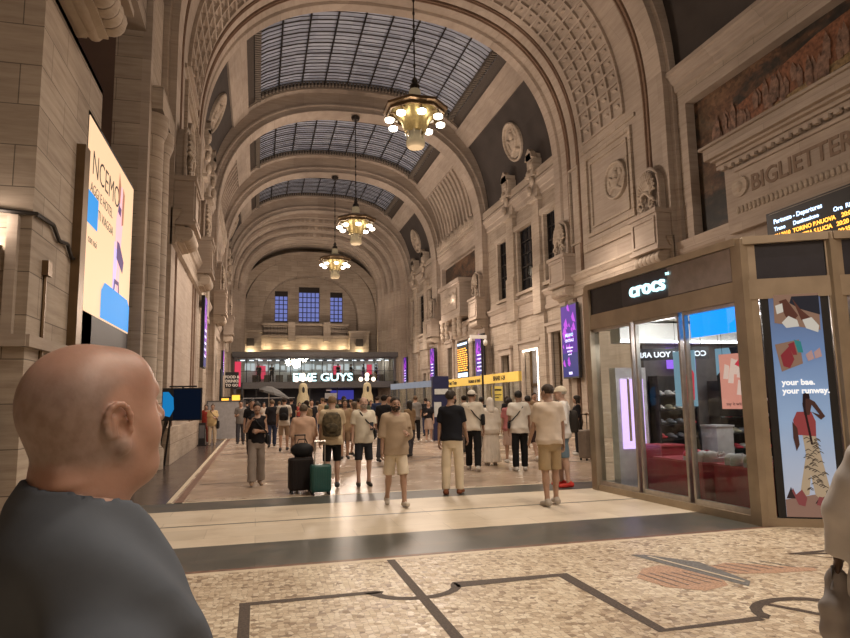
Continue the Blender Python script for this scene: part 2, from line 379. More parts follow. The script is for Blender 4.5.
door(28.2, 29.3, 4.9); door(30.9, 32.9, 4.3, lit=True, pane=GREYG); door(34.9, 36.2, 4.2, lit=False); door(40.6, 41.6, 5.6); door(46.2, 47.4, 5.6); door(53, 55, 4)
# ------------------------------------------------------------ trims on the long walls
tn = [0]
def trim(mb, m=STONE2, smooth=False):
    tn[0] += 1; return struct(mb.build('trim_%d' % tn[0], m, smooth=smooth))
def belt(mb, xw, s, y0, y1, prof):  # prof: (out, z) polyline from bottom to top
    R = [[(xw+s*o, y, z) for o, z in prof]+[(xw-s*.05, y, prof[-1][1]), (xw-s*.05, y, prof[0][1])] for y in (y0, y1)]
    mb.loft(R)
BELT = [(0, 6.1), (.1, 6.15), (.12, 6.35), (.06, 6.4), (.06, 6.8), (.12, 6.85), (.2, 7.0), (.24, 7.05), (.24, 7.15), (.05, 7.18)]
ARCHI = [(0, 12.3), (.08, 12.35), (.1, 12.6), (.16, 12.65), (.24, 12.9), (.3, 12.95), (.3, 13.1), (.05, 13.2)]
BASE = [(.14, 0), (.14, .9), (.1, .98), (0, 1.05)]
RIBS = [(18.8, 27.6), (38.2, 39.4), (49.2, 50.4), (59.6, 60.6)]
BAYS = [(-8, 18.8), (27.6, 38.2), (39.4, 49.2), (50.4, 59.6)]
for xw, s in ((WR, -1), (WL, 1)):
    for k, (a, b) in enumerate(BAYS):
        if s == 1 and k == 0: continue
        mb = MB(); 
        if k: belt(mb, xw, s, a, b, BELT)
        else: belt(mb, xw, s, 16.2, b, [(0, 5.9), (.15, 5.95), (.15, 6.4), (.25, 6.5), (.3, 6.9), (.02, 6.97)])
        belt(mb, xw, s, a, b, ARCHI); trim(mb)
        if k in (1, 3):   # window bays: pilasters with blocks and cresting
            mb = MB(); W = AW if k == 1 else AW3
            for y0, y1 in ((W[0][1]+.35, W[1][0]-.35), (W[1][1]+.35, W[2][0]-.35)):
                mb.box(xw, xw+s*.22, y0, y1, 7.15, 13.3); mb.box(xw, xw+s*.32, y0-.06, y1+.06, 6.0, 8.5)
                mb.box(xw, xw+s*.42, y0-.08, y1+.08, 12.0, 12.15); mb.box(xw, xw+s*.5, y0-.12, y1+.12, 13.3, 13.5)
                mb.box(xw-s*.1, xw+s*.4, y0, y1, 13.5, 14.3); mb.box(xw-s*.1, xw+s*.5, y0+.1, y1-.1, 14.3, 14.6)
                yc = (y0+y1)/2
                for j in range(4):
                    mb.ell((xw+s*.42, yc+.2*(-1)**j, 12.6+.45*j), (.14, .2, .26))
                mb.prism([(-.45, 0), (.45, 0), (.3, .35), (0, .6), (-.3, .35)], (xw+s*.2, yc, 14.3), (0, 1, 0), (0, 0, 1), (s*.3, 0, 0))
            for (y0, y1) in W:
                mb.box(xw, xw+s*.12, y0-.22, y0, 7.5, 11.3); mb.box(xw, xw+s*.12, y1, y1+.22, 7.5, 11.3); mb.box(xw, xw+s*.2, y0-.3, y1+.3, 11.1, 11.4)
                mb.box(xw, xw+s*.2, y0-.3, y1+.3, 7.38, 7.55)
            mb.box(xw-.3, xw+.3, a, b, 13.2, 13.6)
            trim(mb, CARVED)
            mb = MB()   # shallow lesenes of the ground storey
            for y in (30.2, 33.7) if k == 1 else (53.5, 57): mb.box(xw, xw+s*.18, y-.35, y+.35, 0, 6.1)
            trim(mb, STONE)
# pier facing: framed panel with block courses
for xw, s in ((XR, -1), (XL, 1)):
    mb = MB()
    def fr(y0, y1, z0, z1, w, o): 
        for q in ((y0, y1, z0, z0+w), (y0, y1, z1-w, z1), (y0, y0+w, z0+w, z1-w), (y1-w, y1, z0+w, z1-w)): mb.box(xw-s*.05, xw+s*o, *q)
    fr(20.9, 24.5, 8.5, 12.1, .16, .09); fr(21.25, 24.15, 8.85, 11.75, .08, .05)
    fr(25.2, 26.1, 8.5, 12.1, .1, .06)
    belt(mb, xw, s, 18.8, 27.6, BELT)
    mb.box(xw-s*.05, xw+s*.1, 20.6, 24.9, 7.9, 8.3); mb.box(xw-s*.05, xw+s*.14, 18.7, 27.7, 0, 1.0)
    mb.box(xw-s*.05, xw+s*.06, 20.6, 24.9, 12.35, 12.5)
    trim(mb, STONE)
# ------------------------------------------------------------ ribs and coffered arches
def rib(y0, y1, mats=STONE2, mi=None):
    mb = MB()
    cs = [(1.7, y0), (.5, y0), (.46, y0-.1), (.36, y0-.1), (.32, y0), (.12, y0), (.08, y0-.06), (0, y0-.06), (0, y1+.06), (.08, y1+.06), (.12, y1), (.32, y1), (.36, y1+.1), (.46, y1+.1), (.5, y1), (1.7, y1)]
    ring(mb, cs, K=56); return trim(mb, mats)
for a, b in RIBS[1:]: rib(a, b)
BROWN = stone('brown_moulding_stone', (.2, .13, .09), (.26, .17, .12), (.3, .21, .15), bw=2, bh=2, mortar=.8)
mb = MB()  # near coffered arch: legs, mouldings and plain bands in one sweep
cs = [(1.8, 18.8), (.55, 18.8), (.5, 18.66), (.25, 18.66), (.2, 18.8), (0, 18.8), (0, 19.7), (.1, 19.78), (.1, 20.05), (.02, 20.12)]
cs2 = [(.02, 25.1), (.14, 25.15), (.14, 25.35), (.02, 25.4), (.02, 25.9), (.2, 26.0), (.2, 26.25), (.02, 26.3), (0, 26.75), (.12, 26.8), (.12, 27.0), (0, 27.05), (0, 27.6), (.2, 27.6), (.26, 27.72), (.4, 27.72), (.46, 27.6), (1.8, 27.6)]
ring(mb, cs+cs2, K=72); trim(mb)
mb = MB()
for y0, y1 in ((19.8, 20.04), (25.16, 25.34), (26.02, 26.24)): ring(mb, [(.12, y0), (-.02, y0), (-.02, y0+.04), (.04, y0+.06), (.04, y1-.06), (-.02, y1-.04), (-.02, y1), (.12, y1)], K=72)
ring(mb, [(.5, 27.6), (.28, 27.6), (.28, 27.85), (.5, 27.85)], K=72)
trim(mb, BROWN)
def coffers(y0, y1, ny, t0, t1, nt, o, w=.09, d=.12, a=A, b=B, n=NN, diag=False):
    """lattice of raised bars over the intrados"""
    mb = MB()
    for i in range(ny+1):
        y = y0+(y1-y0)*i/ny
        rows = [P(t0+(t1-t0)*k/(nt*2), o-d, a, b, n)+P(t0+(t1-t0)*k/(nt*2), o+.1, a, b, n) for k in range(nt*2+1)]
        mb.loft([[(r[0], y-w/2, r[1]), (r[0], y+w/2, r[1]), (r[2], y+w/2, r[3]), (r[2], y-w/2, r[3])] for r in rows])
    for k in range(nt+1):
        t = t0+(t1-t0)*k/nt; p, q = P(t, o-d, a, b, n), P(t, o+.1, a, b, n); e = P(t+.003, o-d, a, b, n)
        du = Vector((e[0]-p[0], 0, e[1]-p[1])).normalized()*w/2
        c = Vector(((p[0]+q[0])/2, (y0+y1)/2, (p[1]+q[1])/2)); az = (Vector((q[0]-p[0], 0, q[1]-p[1])))/2
        mb.obox(c, du, (0, (y1-y0)/2, 0), az)
    # a boss sunk in every coffer
    for i in range(ny):
        for k in range(nt):
            t = t0+(t1-t0)*(k+.5)/nt; y = y0+(y1-y0)*(i+.5)/ny; p, q = P(t, o-.03, a, b, n), P(t, o+.1, a, b, n); e = P(t+.003, o, a, b, n)
            du = Vector((e[0]-p[0], 0, e[1]-p[1])).normalized()*.12
            mb.obox(((p[0]+q[0])/2, y, (p[1]+q[1])/2), du, (0, .12, 0), Vector((q[0]-p[0], 0, q[1]-p[1]))/2)
    return trim(mb)
coffers(21.3, 24.6, 4, .06, PI-.06, 42, .02)
# ------------------------------------------------------------ vault
CE = MB()
tb, tg = 7.45, 6.6
def lr(dx): return vt(-dx), vt(dx)
def bay_vault(y0, y1, kind):
    tl, tr = lr(tb); gl, gr = lr(tg)
    if kind == 'A':   # dark painted coves
        patch(CE, -.0, tl, 14, y0, y1, 0, .3, 1); patch(CE, tr, PI, 14, y0, y1, 0, .3, 1)
    else:
        patch(CE, 0, tl, 14, y0, y1, 0, .3, 0); patch(CE, tr, PI, 14, y0, y1, 0, .3, 0)
    patch(CE, tl, gl, 4, y0, y1, -.12, .4, 0); patch(CE, gr, tr, 4, y0, y1, -.12, .4, 0)
    # end borders and a hidden opaque attic above the skylight
    patch(CE, gl, gr, 24, y0, y0+.5, -.05, .4, 0); patch(CE, gl, gr, 24, y1-.5, y1, -.05, .4, 0)
    patch(CE, gl, gr, 24, y0, y1, 1.2, 1.3, 1)
for (a, b), k in zip(BAYS, 'AABA'):
    if a < 0: patch(CE, 0, PI, 40, a, b, 0, .3, 1)
    else: bay_vault(a, b, k)
struct(CE.build('ceiling', [STONE2, DARKP]))
# skylights
def sky_mat():
    m, nt, b = nt_new('frosted_skylight_glass'); g = N(nt, 'ShaderNodeNewGeometry')
    br = N(nt, 'ShaderNodeTexBrick', i_Scale=1.0); mp = N(nt, 'ShaderNodeMapping'); nt.links.new(g.outputs[0], mp.inputs[0])
    mp.inputs['Rotation'].default_value = (0, 0, PI/2)
    br.inputs['Brick Width'].default_value = .45; br.inputs['Row Height'].default_value = .9; br.inputs['Mortar Size'].default_value = 0; br.inputs['Bias'].default_value = 0
    br.inputs['Color1'].default_value = col((.3, .33, .42)); br.inputs['Color2'].default_value = col((.46, .5, .6))
    nt.links.new(mp.outputs[0], br.inputs['Vector']); nt.links.new(br.outputs[0], b.inputs['Base Color'])
    b.inputs['Roughness'].default_value = .35; b.inputs['Emission Strength'].default_value = .05
    nt.links.new(br.outputs[0], b.inputs['Emission Color'])
    return m
SKYM = sky_mat(); LAT = flat('dark_ornate_lattice', (.07, .055, .045), .6, .3, .5, 30)
for (y0, y1) in BAYS[1:]:
    wn[0] += 1; y0 += .5; y1 -= .5; gl, gr = lr(tg)
    mb = MB(); patch(mb, gl, gr, 30, y0, y0+.32, .05, .2); patch(mb, gl, gr, 30, y1-.32, y1, .05, .2)
    a, b = lr(tg-.45); patch(mb, gl, a, 3, y0, y1, .05, .2); patch(mb, b, gr, 3, y0, y1, .05, .2)
    root = struct(mb.build('window_%d' % wn[0], LAT))
    mb = MB()   # cresting: small blocks round the glass
    for k in range(60):
        dx = -6.1+12.2*k/59; t = vt(dx)
        for y in (y0+.45, y1-.45): p = V(t, y, .0); mb.box(p[0]-.05, p[0]+.05, y-.13, y+.13, p[2]-.1, p[2]+.12)
    for k in range(int((y1-y0)/.22)):
        for dx in (-5.98, 5.98): p = V(vt(dx), y0+.2+k*.22, 0); mb.box(p[0]-.16, p[0]+.16, p[1]-.05, p[1]+.05, p[2]-.1, p[2]+.15)
    mb.build('cresting', flat('pale_lattice_metal', (.2, .17, .14), .6, .2), root)
    mb = MB()
    n = int((y1-y0-.6)/.36)
    for k in range(n+1):
        y = y0+.3+(y1-y0-.6)*k/n
        mb.tube([V(vt(-6.2+12.4*j/16), y, .12) for j in range(17)], .03 if k % 3 else .045, 4)
    for k in range(10):
        dx = -6.1+12.2*k/9; mb.tube([V(vt(dx), y0+.3, .08), V(vt(dx), y1-.3, .08)], .045, 4)
    mb.build('glazing_bar', IRON, root)
    mb = MB(); a, b = lr(6.3); patch(mb, a, b, 30, y0+.2, y1-.2, .2, .26); mb.build('pane', SKYM, root)
# fluted coves of the middle bay with carved cresting below
mb = MB()
tl, tr = lr(7.5)
for k in range(13):
    y = 39.8+8.9*k/12
    for t0, t1 in ((.02, tl), (tr, PI-.02)):
        patch(mb, t0, t1, 10, y-.1, y+.1, -.14, .02)
trim(mb)
mb = MB()
for xw, s in ((WR-.1, -1), (WL+.1, 1)):
    for k in range(22):
        y = 39.8+8.8*k/21; h = .55+.3*((k*7) % 5)/5
        mb.ell((xw+s*.2, y, 13.4+h*.4), (.2, .2, h*.6)); mb.box(xw, xw+s*.3, y-.22, y+.22, 13.1, 13.35)
    for k in range(11): mb.prism([(-.3, 0), (.3, 0), (.12, .5), (0, .8), (-.12, .5)], (xw+s*.05, 40.2+.8*k, 13.5), (0, 1, 0), (0, 0, 1), (s*.2, 0, 0))
trim(mb, CARVED)
# ------------------------------------------------------------ far end: stepped archivolts, back wall
mb = MB()
o = 0; cs = [(2.2, 60.6)]; y = 60.6; inset = 0
steps = 7
for k in range(steps):
    oo = -.2*k
    cs += [(oo, y), (oo, y+.28), (oo+.12, y+.31), (oo+.12, y+.42), (oo, y+.45)]
    y += .6
cs += [(-1.42, y), (-1.55, y), (-1.55, y+.45), (-1.2, y+.5), (-1.2, 69.4), (2.2, 69.4)]
XC -= .4; ring(mb, cs, K=56, a=A, b=B-.4); trim(mb)
for k in (1, 3, 5):   # rows of small coffers between the mouldings
    oo = -.2*k; yy = 60.6+.6*k; mbx = MB()
    for j in range(70):
        t = .05+(PI-.1)*j/69; p, e = P(t, oo-.03, A, B-.4), P(t+.004, oo-.03, A, B-.4)
        du = Vector((e[0]-p[0], 0, e[1]-p[1])).normalized()*.15; nn = Vector((-du.z, 0, du.x)).normalized()*.13
        mbx.obox((p[0], yy-.12, p[1]), du, (0, .1, 0), nn)
    trim(mbx)
mb = MB()   # back wall as a plate with three window holes
FY = 69.0; FW = [(1.65, 3.0), (4.15, 6.35), (7.5, 8.85)]
def wally(mb, y0, y1, x0, x1, z0, z1, holes):
    xs = sorted(set([x0, x1]+[v for h in holes for v in h[:2]])); zs = sorted(set([z0, z1]+[v for h in holes for v in h[2:4]]))
    for i in range(len(xs)-1):
        for j in range(len(zs)-1):
            xc, zc = (xs[i]+xs[i+1])/2, (zs[j]+zs[j+1])/2
            if not any(h[0] < xc < h[1] and h[2] < zc < h[3] for h in holes): mb.box(xs[i], xs[i+1], y0, y1, zs[j], zs[j+1])
H = [(FW[0][0], FW[0][1], 10.15, 13.5), (FW[1][0], FW[1][1], 10.15, 14.0), (FW[2][0], FW[2][1], 10.15, 13.5)]
wally(mb, FY, FY+.6, XL-1, XR+1, 0, 19.5, H)
struct(mb.build('wall_far', [STONE]))
mb = MB()
ring(mb, [(1.9, 67.6), (0, 67.6), (0, 67.9), (.12, 67.95), (.12, 68.2), (0, 68.25), (0, 69.0), (1.9, 69.0)], a=5.0, b=5.0, z0=10.0, zb=6.8, K=40, n=2.3)
ring(mb, [(2.7, 67.3), (1.9, 67.3), (1.9, 69.0), (2.7, 69.0)], a=5.0, b=4.2, z0=10.6, zb=6.8, K=40, n=2.3)
trim(mb, STONE)
BLUEW = flat('night_blue_window_glass', (.1, .13, .35), .4, emit=.55, ecol=(.22, .28, .75))
for k, (a, b) in enumerate(FW):
    wn[0] += 1; zt = 14.0 if k == 1 else 13.5
    mb = MB(); n = 3 if k != 1 else 5
    for j in range(n+1): x = a+(b-a)*j/n; mb.box(x-.04, x+.04, FY+.2, FY+.3, 10.15, zt)
    for j in range(8): z = 10.15+(zt-10.15)*j/7; mb.box(a, b, FY+.2, FY+.3, z-.035, z+.035)
    mb.box(a, b, FY+.15, FY+.3, zt-.55, zt); mb.box(a, b, FY+.1, FY+.35, 10.15, 10.3)
    f = struct(mb.build('window_%d' % wn[0], IRON)); mb = MB(); mb.box(a, b, FY+.32, FY+.36, 10.15, zt); mb.build('pane', BLUEW, f)
mb = MB()  # gallery: lit parapet, piers, cornice
mb.box(.3, 9.2, 66.0, 67.4, 6.2, 7.0); mb.box(.3, 9.2, 66.9, 67.3, 7.0, 8.25); mb.box(.3, 9.2, 66.6, 67.4, 8.25, 8.5)
mb.box(.3, 9.2, 66.7, 67.3, 9.55, 9.75)
for x in (-1.7, 9.2):
    mb.box(x, x+2.0, 66.0, 67.6, 6.2, 8.7); mb.box(x-.1, x+2.1, 65.8, 67.6, 8.7, 8.95)
for x in (3.3, 6.9): mb.box(x-.35, x+.35, 66.5, 67.4, 7.9, 9.9)
trim(mb, STONE); XC += .4
mb = MB()
for x0, x1 in ((.5, 2.9), (7.3, 9.1)):
    n = 7
    for j in range(n):
        x = x0+(x1-x0)*(j+.5)/n
        mb.prism([(-.16, 0), (.0, .5), (-.16, 1.0), (.02, 1.0), (.18, .5), (.02, 0)], (x, 66.9, 8.5), (1, 0, 0), (0, 0, 1), (0, .2, 0))
        mb.prism([(.02, 0), (-.16, .5), (.02, 1.0), (.18, 1.0), (.0, .5), (.18, 0)], (x, 66.9, 8.5), (1, 0, 0), (0, 0, 1), (0, .15, 0))
trim(mb, CARVED)
mb = MB()
for x in (-1.1, 9.85): mb.box(x, x+.7, 65.75, 66.0, 7.35, 8.1)
trim(mb, DARKP)
# ------------------------------------------------------------ chandeliers
LAMPG = glow('frosted_lamp_glass', (1, .88, .68), 9)
CREAMG = glow('cream_alabaster', (1, .8, .5), .12)
def chandelier(y, ztop, label):
    r = thing('chandelier', label, 'chandelier', (5.78, y, 11.3), 0, 'chandeliers along the hall')
    H = 2.35  # top of the body above the base
    mb = MB(); L = ztop-11.3
    mb.tube([(0, 0, H+.3), (0, 0, L)], .028, 6)
    for k in range(int((L-H-.4)/.55)): mb.ell((0, 0, H+.5+k*.55), (.055, .055, .1), 6, 5)
    mb.build('chain', IRON, r)
    mb = MB(); mb.lathe([(.0, L-.25), (.22, L-.2), (.28, L-.05), (.28, L)], n=12); mb.build('ceiling_rose', IRON, r)
    mb = MB(); mb.lathe([(.05, H+.55), (.13, H+.4), (.1, H+.3), (.2, H+.2), (.19, H+.02)], n=10); mb.build('hook_cap', IRON, r)
    mb = MB(); mb.lathe([(.2, H+.04), (.24, H-.05), (.24, H-.3), (.3, H-.42)], n=10); mb.build('neck', CREAMG, r, True)
    mb = MB()  # octagonal crown ring and sloping roof
    def oc(R, z): return [(R*math.cos(PI/8+k*PI/4), R*math.sin(PI/8+k*PI/4), z) for k in range(8)]
    mb.loft([oc(.28, H-.38), oc(.8, H-.55), oc(1.22, H-.72), oc(1.28, H-.76), oc(1.28, H-.86), oc(1.16, H-.9), oc(1.16, H-1.02), oc(1.08, H-1.02), oc(1.08, H-.8), oc(.3, H-.6)])
    mb.build('crown_ring', BRONZE, r)
    mb = MB()
    for k in range(8):
        a = k*PI/4; c = Vector((1.0*math.cos(a), 1.0*math.sin(a), H-.93)); u = Vector((-math.sin(a), math.cos(a), 0))
        mb.obox(c, u*.26, Vector((math.cos(a), math.sin(a), 0))*.02, (0, 0, .05))
    mb.build('lit_panel', glow('soft_lit_panel', (1, .85, .65), .8), r)
    mb = MB(); mb.lathe([(.95, H-.75), (.8, H-1.0), (.55, H-1.3), (.42, H-1.7), (.3, H-1.72), (.3, H-.8)], n=16); mb.build('bowl', BRASS, r, True)
    mb = MB()
    for k in range(8):
        a = PI/8+k*PI/4; c, s = math.cos(a), math.sin(a)
        mb.tube([(.5*c, .5*s, H-1.3), (.42*c, .42*s, H-1.6), (.3*c, .3*s, H-1.9), (.33*c, .33*s, H-2.12)], .035, 5)
    mb.build('candle_ribs', CREAMG, r)
    mb = MB(); mb.lathe([(.3, 0.02), (.34, .06), (.38, .2), (.36, .28), (.26, .3), (.2, .5), (.24, .75), (.1, .8)], n=14); mb.build('drip_bowl', CREAMG, r, True)
    for k in range(8):
        a = k*PI/4; c, s = math.cos(a), math.sin(a); R = 1.02
        mb = MB(); mb.tube([(.75*c, .75*s, H-1.0), (R*c, R*s, H-.98), (R*c, R*s, H-1.2)], .03, 5); mb.lathe([(.05, H-1.14), (.13, H-1.2), (.14, H-1.24)], (R*c, R*s, 0), 10)
        arm = mb.build('arm', BRONZE, r)
        mb = MB(); mb.lathe([(.12, H-1.23), (.18, H-1.27), (.17, H-1.36), (.08, H-1.41)], (R*c, R*s, 0), 10); mb.build('lamp', LAMPG, arm, True)
    return r
chandelier(23, 19.5, 'nearest and largest chandelier, octagonal bronze crown with eight lit lamps')
chandelier(38.6, 19.6, 'second chandelier along the hall, hanging in front of the second skylight arch')
chandelier(49.8, 19.6, 'farthest and smallest chandelier, hanging before the end wall windows')
# ------------------------------------------------------------ relief medallions
def medallion(label, p, u, w, R, g=None):
    u = Vector(u).normalized(); w = Vector(w).normalized(); n = u.cross(w)
    r = thing('relief_medallion', label, 'medallion', p, 0, g)
    def pt(a, rr, h): return u*(rr*math.cos(a))+w*(rr*math.sin(a))+n*h
    mb = MB(); mb.loft([[pt(2*PI*k/28, rr, h) for k in range(28)] for rr, h in ((R, -.1), (R, .12*R), (R*.93, .16*R), (R*.87, .12*R), (R*.85, .03*R))], cap=True); mb.build('rim', CARVED, r, True)
    mb = MB()
    def el(x, y, rx, ry, h, ang=0):
        c = u*(x*R)+w*(y*R); a1 = (u*math.cos(ang)+w*math.sin(ang))*rx*R; a2 = (w*math.cos(ang)-u*math.sin(ang))*ry*R
        mb.loft([[c+(a1*math.cos(2*PI*k/12)+a2*math.sin(2*PI*k/12))*q+n*(R*hh) for k in range(12)] for q, hh in ((1, -.02), (.9, h*.6), (.6, h*.9), (.15, h))])
    el(.05, .3, .2, .24, .2); el(-.02, -.15, .3, .36, .18, .2); el(.3, -.1, .34, .1, .14, .9); el(-.34, .12, .32, .09, .14, -.7)
    el(-.3, -.45, .36, .13, .16, .5); el(.28, -.5, .3, .12, .14, -.4); el(.0, .54, .26, .1, .14); el(.5, .3, .1, .26, .1, .2); el(-.58, -.1, .1, .24, .1)
    mb.build('relief_figure', CARVED, r, True)
    return r
def on_vault(side, y, dz):   # point, tangent and axis on the cove
    t = dz if side < 0 else PI-dz
    p = Vector(V(t, y, -.02)); q = Vector(V(t+(.02 if side < 0 else -.02), y, -.02)); return p, (q-p).normalized()
for side, y, lab in ((1, 32.7, 'large round relief on the dark cove right of the first skylight'), (1, 56.0, 'small far round relief on the dark cove right of the third skylight'), (-1, 33.6, 'round relief on the dark cove left of the first skylight, seen edge on'), (-1, 56.5, 'small far round relief on the dark cove left of the third skylight')):
    best = min((abs(V(k/400, y)[2]-(16.3 if side > 0 else 16.8)), k/400) for k in range(1, 300))[1]
    p, w = on_vault(side, y, best)
    medallion(lab, p, (0, -1 if side > 0 else 1, 0), w, 1.12)
medallion('round carved relief of a figure inside the framed stone panel above the shop', (XR-.05, 22.1, 10.3), (0, -1, 0), (0, 0, 1), .78)
medallion('round carved relief in the framed panel of the left pier', (XL+.05, 22.1, 10.3), (0, 1, 0), (0, 0, 1), .78)
# ------------------------------------------------------------ palmette brackets
def make_bracket():
    r = thing('palmette_bracket', '', 'bracket', (0, 0, 0))   # local: -x towards the hall, z from console bottom
    mb = MB()
    for k in range(6):
        y = -.62+.25*k; mb.lathe([(.0, -.11), (.2, -.11), (.24, 0), (.2, .11), (.0, .11)], (-.34, y, .3), 14, ax='y')
    mb.box(-.3, .1, -.72, .72, .05, .55); mb.lathe([(.0, -.8), (.11, -.8), (.13, 0), (.11, .8), (0, .8)], (-.1, 0, .14), 12, ax='y')
    mb.build('scroll_console', CARVED, r, True)
    mb = MB(); mb.box(-.62, .1, -.86, .86, .55, .66); mb.box(-.55, .1, -.8, .8, .66, 1.85); mb.box(-.62, .1, -.86, .86, 1.85, 2.0)
    for q in ((-.7, -.6, .78, 1.75), (.6, .7, .78, 1.75), (-.6, .6, .78, .86), (-.6, .6, 1.67, 1.75)): mb.box(-.6, -.54, *q)
    mb.build('pedestal', STONE2, r)
    mb = MB(); arch = [(-.62, 2.0)]+[(-.62*math.cos(PI*k/12), 2.95+.75*math.sin(PI*k/12)) for k in range(13)]+[(.62, 2.0)]
    mb.prism([(y, z) for y, z in arch], (-.2, 0, 0), (0, 1, 0), (0, 0, 1), (.3, 0, 0)); mb.tube([(-.24, y, z) for y, z in arch], .06, 6); mb.build('backing_slab', STONE2, r)
    mb = MB()
    for k in range(13):
        a = PI*k/12; y0, z0 = .52*math.cos(a), 2.9+.68*math.sin(a)
        mb.tube([(-.26, y0*.3, 2.4+(z0-2.4)*.3), (-.42, y0*.7, 2.4+(z0-2.4)*.7), (-.34, y0*.95, z0-.03)], [.04, .07, .075], 6)
    mb.build('palmette', CARVED, r, True)
    mb = MB()
    for s in (-1, 1):
        pts = [(-.38, s*(.32+.2*math.cos(t)*(1-t/9)), 2.32+.22*math.sin(t)*(1-t/9)) for t in [k*.5 for k in range(15)]]
        mb.tube(pts, .06, 6)
        mb.tube([(-.34, s*.05, 2.05), (-.4, s*.3, 2.08), (-.36, s*.58, 2.05)], .07, 6)
    mb.tube([(-.36, -.3, 2.5), (-.42, -.18, 2.72), (-.42, 0, 2.8), (-.42, .18, 2.72), (-.36, .3, 2.5)], .07, 6)
    mb.build('volute', CARVED, r, True)
    return r
PB = make_bracket(); first = True
BR = [(XR, 19.7, 0, 'palmette bracket on the right wall directly above the shoe shop sign'),
      (XR, 26.7, 0, 'palmette bracket on the right wall above the purple banner screen beside the shop'),
      (XR, 38.8, 0, 'palmette bracket on the right wall just past the carved portal tablet'),
      (XR, 49.8, 0, 'smallest farthest palmette bracket on the right wall'),
      (-2.62, 9.5, PI, 'big scrolled bracket high on the near left pier, cut by the photo top'),
      (XL, 19.7, PI, 'palmette bracket on the left wall behind the big advertising screen'),
      (XL, 26.7, PI, 'palmette bracket on the left wall above the narrow purple banner'),
      (XL, 38.8, PI, 'third palmette bracket on the left wall, small and seen edge on'),
      (XL, 49.8, PI, 'farthest palmette bracket on the left wall')]
for x, y, rz, lab in BR:
    z = 6.15 if y != 9.5 else 7.2
    if first: PB.location = (x, y, z); PB['label'] = lab; first = False
    else: dup(PB, (x, y, z), rz, lab)
# ------------------------------------------------------------ mosaics, carved portals
def mosaic_mat(name, a):
    m, nt, b = nt_new(name); g = N(nt, 'ShaderNodeNewGeometry'); sx = N(nt, 'ShaderNodeSeparateXYZ'); nt.links.new(g.outputs[0], sx.inputs[0])
    mp = N(nt, 'ShaderNodeMapping'); mp.inputs['Scale'].default_value = (.3, .45, .9); mp.inputs['Rotation'].default_value = (.35, 0, 0); nt.links.new(g.outputs[0], mp.inputs[0])
    n1 = N(nt, 'ShaderNodeTexNoise', i_Scale=1.3, i_Detail=9.0, i_Roughness=.65, i_Distortion=.6); nt.links.new(mp.outputs[0], n1.inputs['Vector'])
    r = ramp(nt, n1.outputs[0], [(.32, (.02, .02, .02)), (.45, (.06, .045, .035)), (.52, (.16, .08, .045)), (.62, (.24, .14, .08)), (.75, (.1, .11, .1))])
    n2 = N(nt, 'ShaderNodeTexNoise', i_Scale=.5, i_Detail=2.0); nt.links.new(g.outputs[0], n2.inputs['Vector'])
    r2 = ramp(nt, n2.outputs[0], [(.35, (.35, .4, .38)), (.65, (1, 1, 1))])
    v = N(nt, 'ShaderNodeTexVoronoi', i_Scale=9.0); nt.links.new(g.outputs[0], v.inputs['Vector'])
    sp = N(nt, 'ShaderNodeSeparateColor'); nt.links.new(v.outputs['Color'], sp.inputs[0]); r3 = ramp(nt, sp.outputs[0], [(0, (.55,)*3), (1, (1, 1, 1))])
    c = r.outputs[0]
    for q in (r2, r3):
        x = N(nt, 'ShaderNodeMix', data_type='RGBA', blend_type='MULTIPLY'); x.inputs[0].default_value = 1; nt.links.new(c, x.inputs[6]); nt.links.new(q.outputs[0], x.inputs[7]); c = x.outputs[2]
    nt.links.new(c, b.inputs['Base Color']); b.inputs['Roughness'].default_value = .5; return m
MOS = mosaic_mat('wall_mosaic_tesserae', 1)
def mosaic(label, x, s, y0, y1, z0, z1, boat=False):
    r = thing('wall_mosaic', label, 'mosaic', (x, (y0+y1)/2, z0))
    mb = MB(); mb.box(x+s*.25, x+s*.35, y0, y1, z0, z1); mb.build('picture', MOS, r, world=True)
    mb = MB()
    for q in ((y0-.3, y0+.02, z0-.2, z1+.3), (y1-.02, y1+.3, z0-.2, z1+.3), (y0+.02, y1-.02, z1-.02, z1+.3), (y0+.02, y1-.02, z0-.25, z0+.02)): mb.box(x-s*.1, x+s*.3, *q)
    mb.build('stone_surround', STONE2, r, world=True)
    if boat:  # darker hull and reddish banners of the picture, laid in mosaic
        X = x+s*.245; RB = flat('red_brown_tesserae', (.2, .085, .045), .5, var=.5, scale=9); DB = flat('dark_blue_green_tesserae', (.03, .04, .04), .5, var=.5, scale=6); OC = flat('ochre_tesserae', (.25, .17, .08), .5, var=.5, scale=8)
        for nm, pl, m, d in (('ship_hull', [(17.2, 9.2), (15.6, 9.0), (12, 9.2), (9.2, 9.7), (9.2, 10.2), (12, 9.9), (15.5, 9.7)], DB, .004), ('sail_cloth', [(17.0, 10.5), (13, 11.3), (9.2, 11.6), (9.2, 10.4), (13, 10.0), (16, 9.9)], RB, .002),
                             ('ochre_ground', [(16.6, 9.75), (12, 10.05), (9.3, 10.35), (9.3, 10.5), (12, 10.3), (16.4, 9.9)], OC, .006)):
            mb = MB(); mb.prism([(a, b) for a, b in pl], (X-s*d, 0, 0), (0, 1, 0), (0, 0, 1), (s*.003, 0, 0)); mb.build(nm, m, r, world=True)
        mb = MB(); rr = random.Random(4)
        for k in range(60):
            y = 9.6+7.6*rr.random(); z = 9.9+.5*rr.random()+.1*(17-y); h = .5+.5*rr.random()
            mb.prism([(-.08, 0), (.08, 0), (.12, h*.6), (0, h), (-.12, h*.6)], (X-s*(.01+.0008*k), y, z-h/2), (0, 1, 0), (0, 0, 1), (s*.004, 0, 0))
        mb.build('figures', flat('umber_tesserae', (.2, .12, .085), .5, var=.6, scale=7), r, world=True)
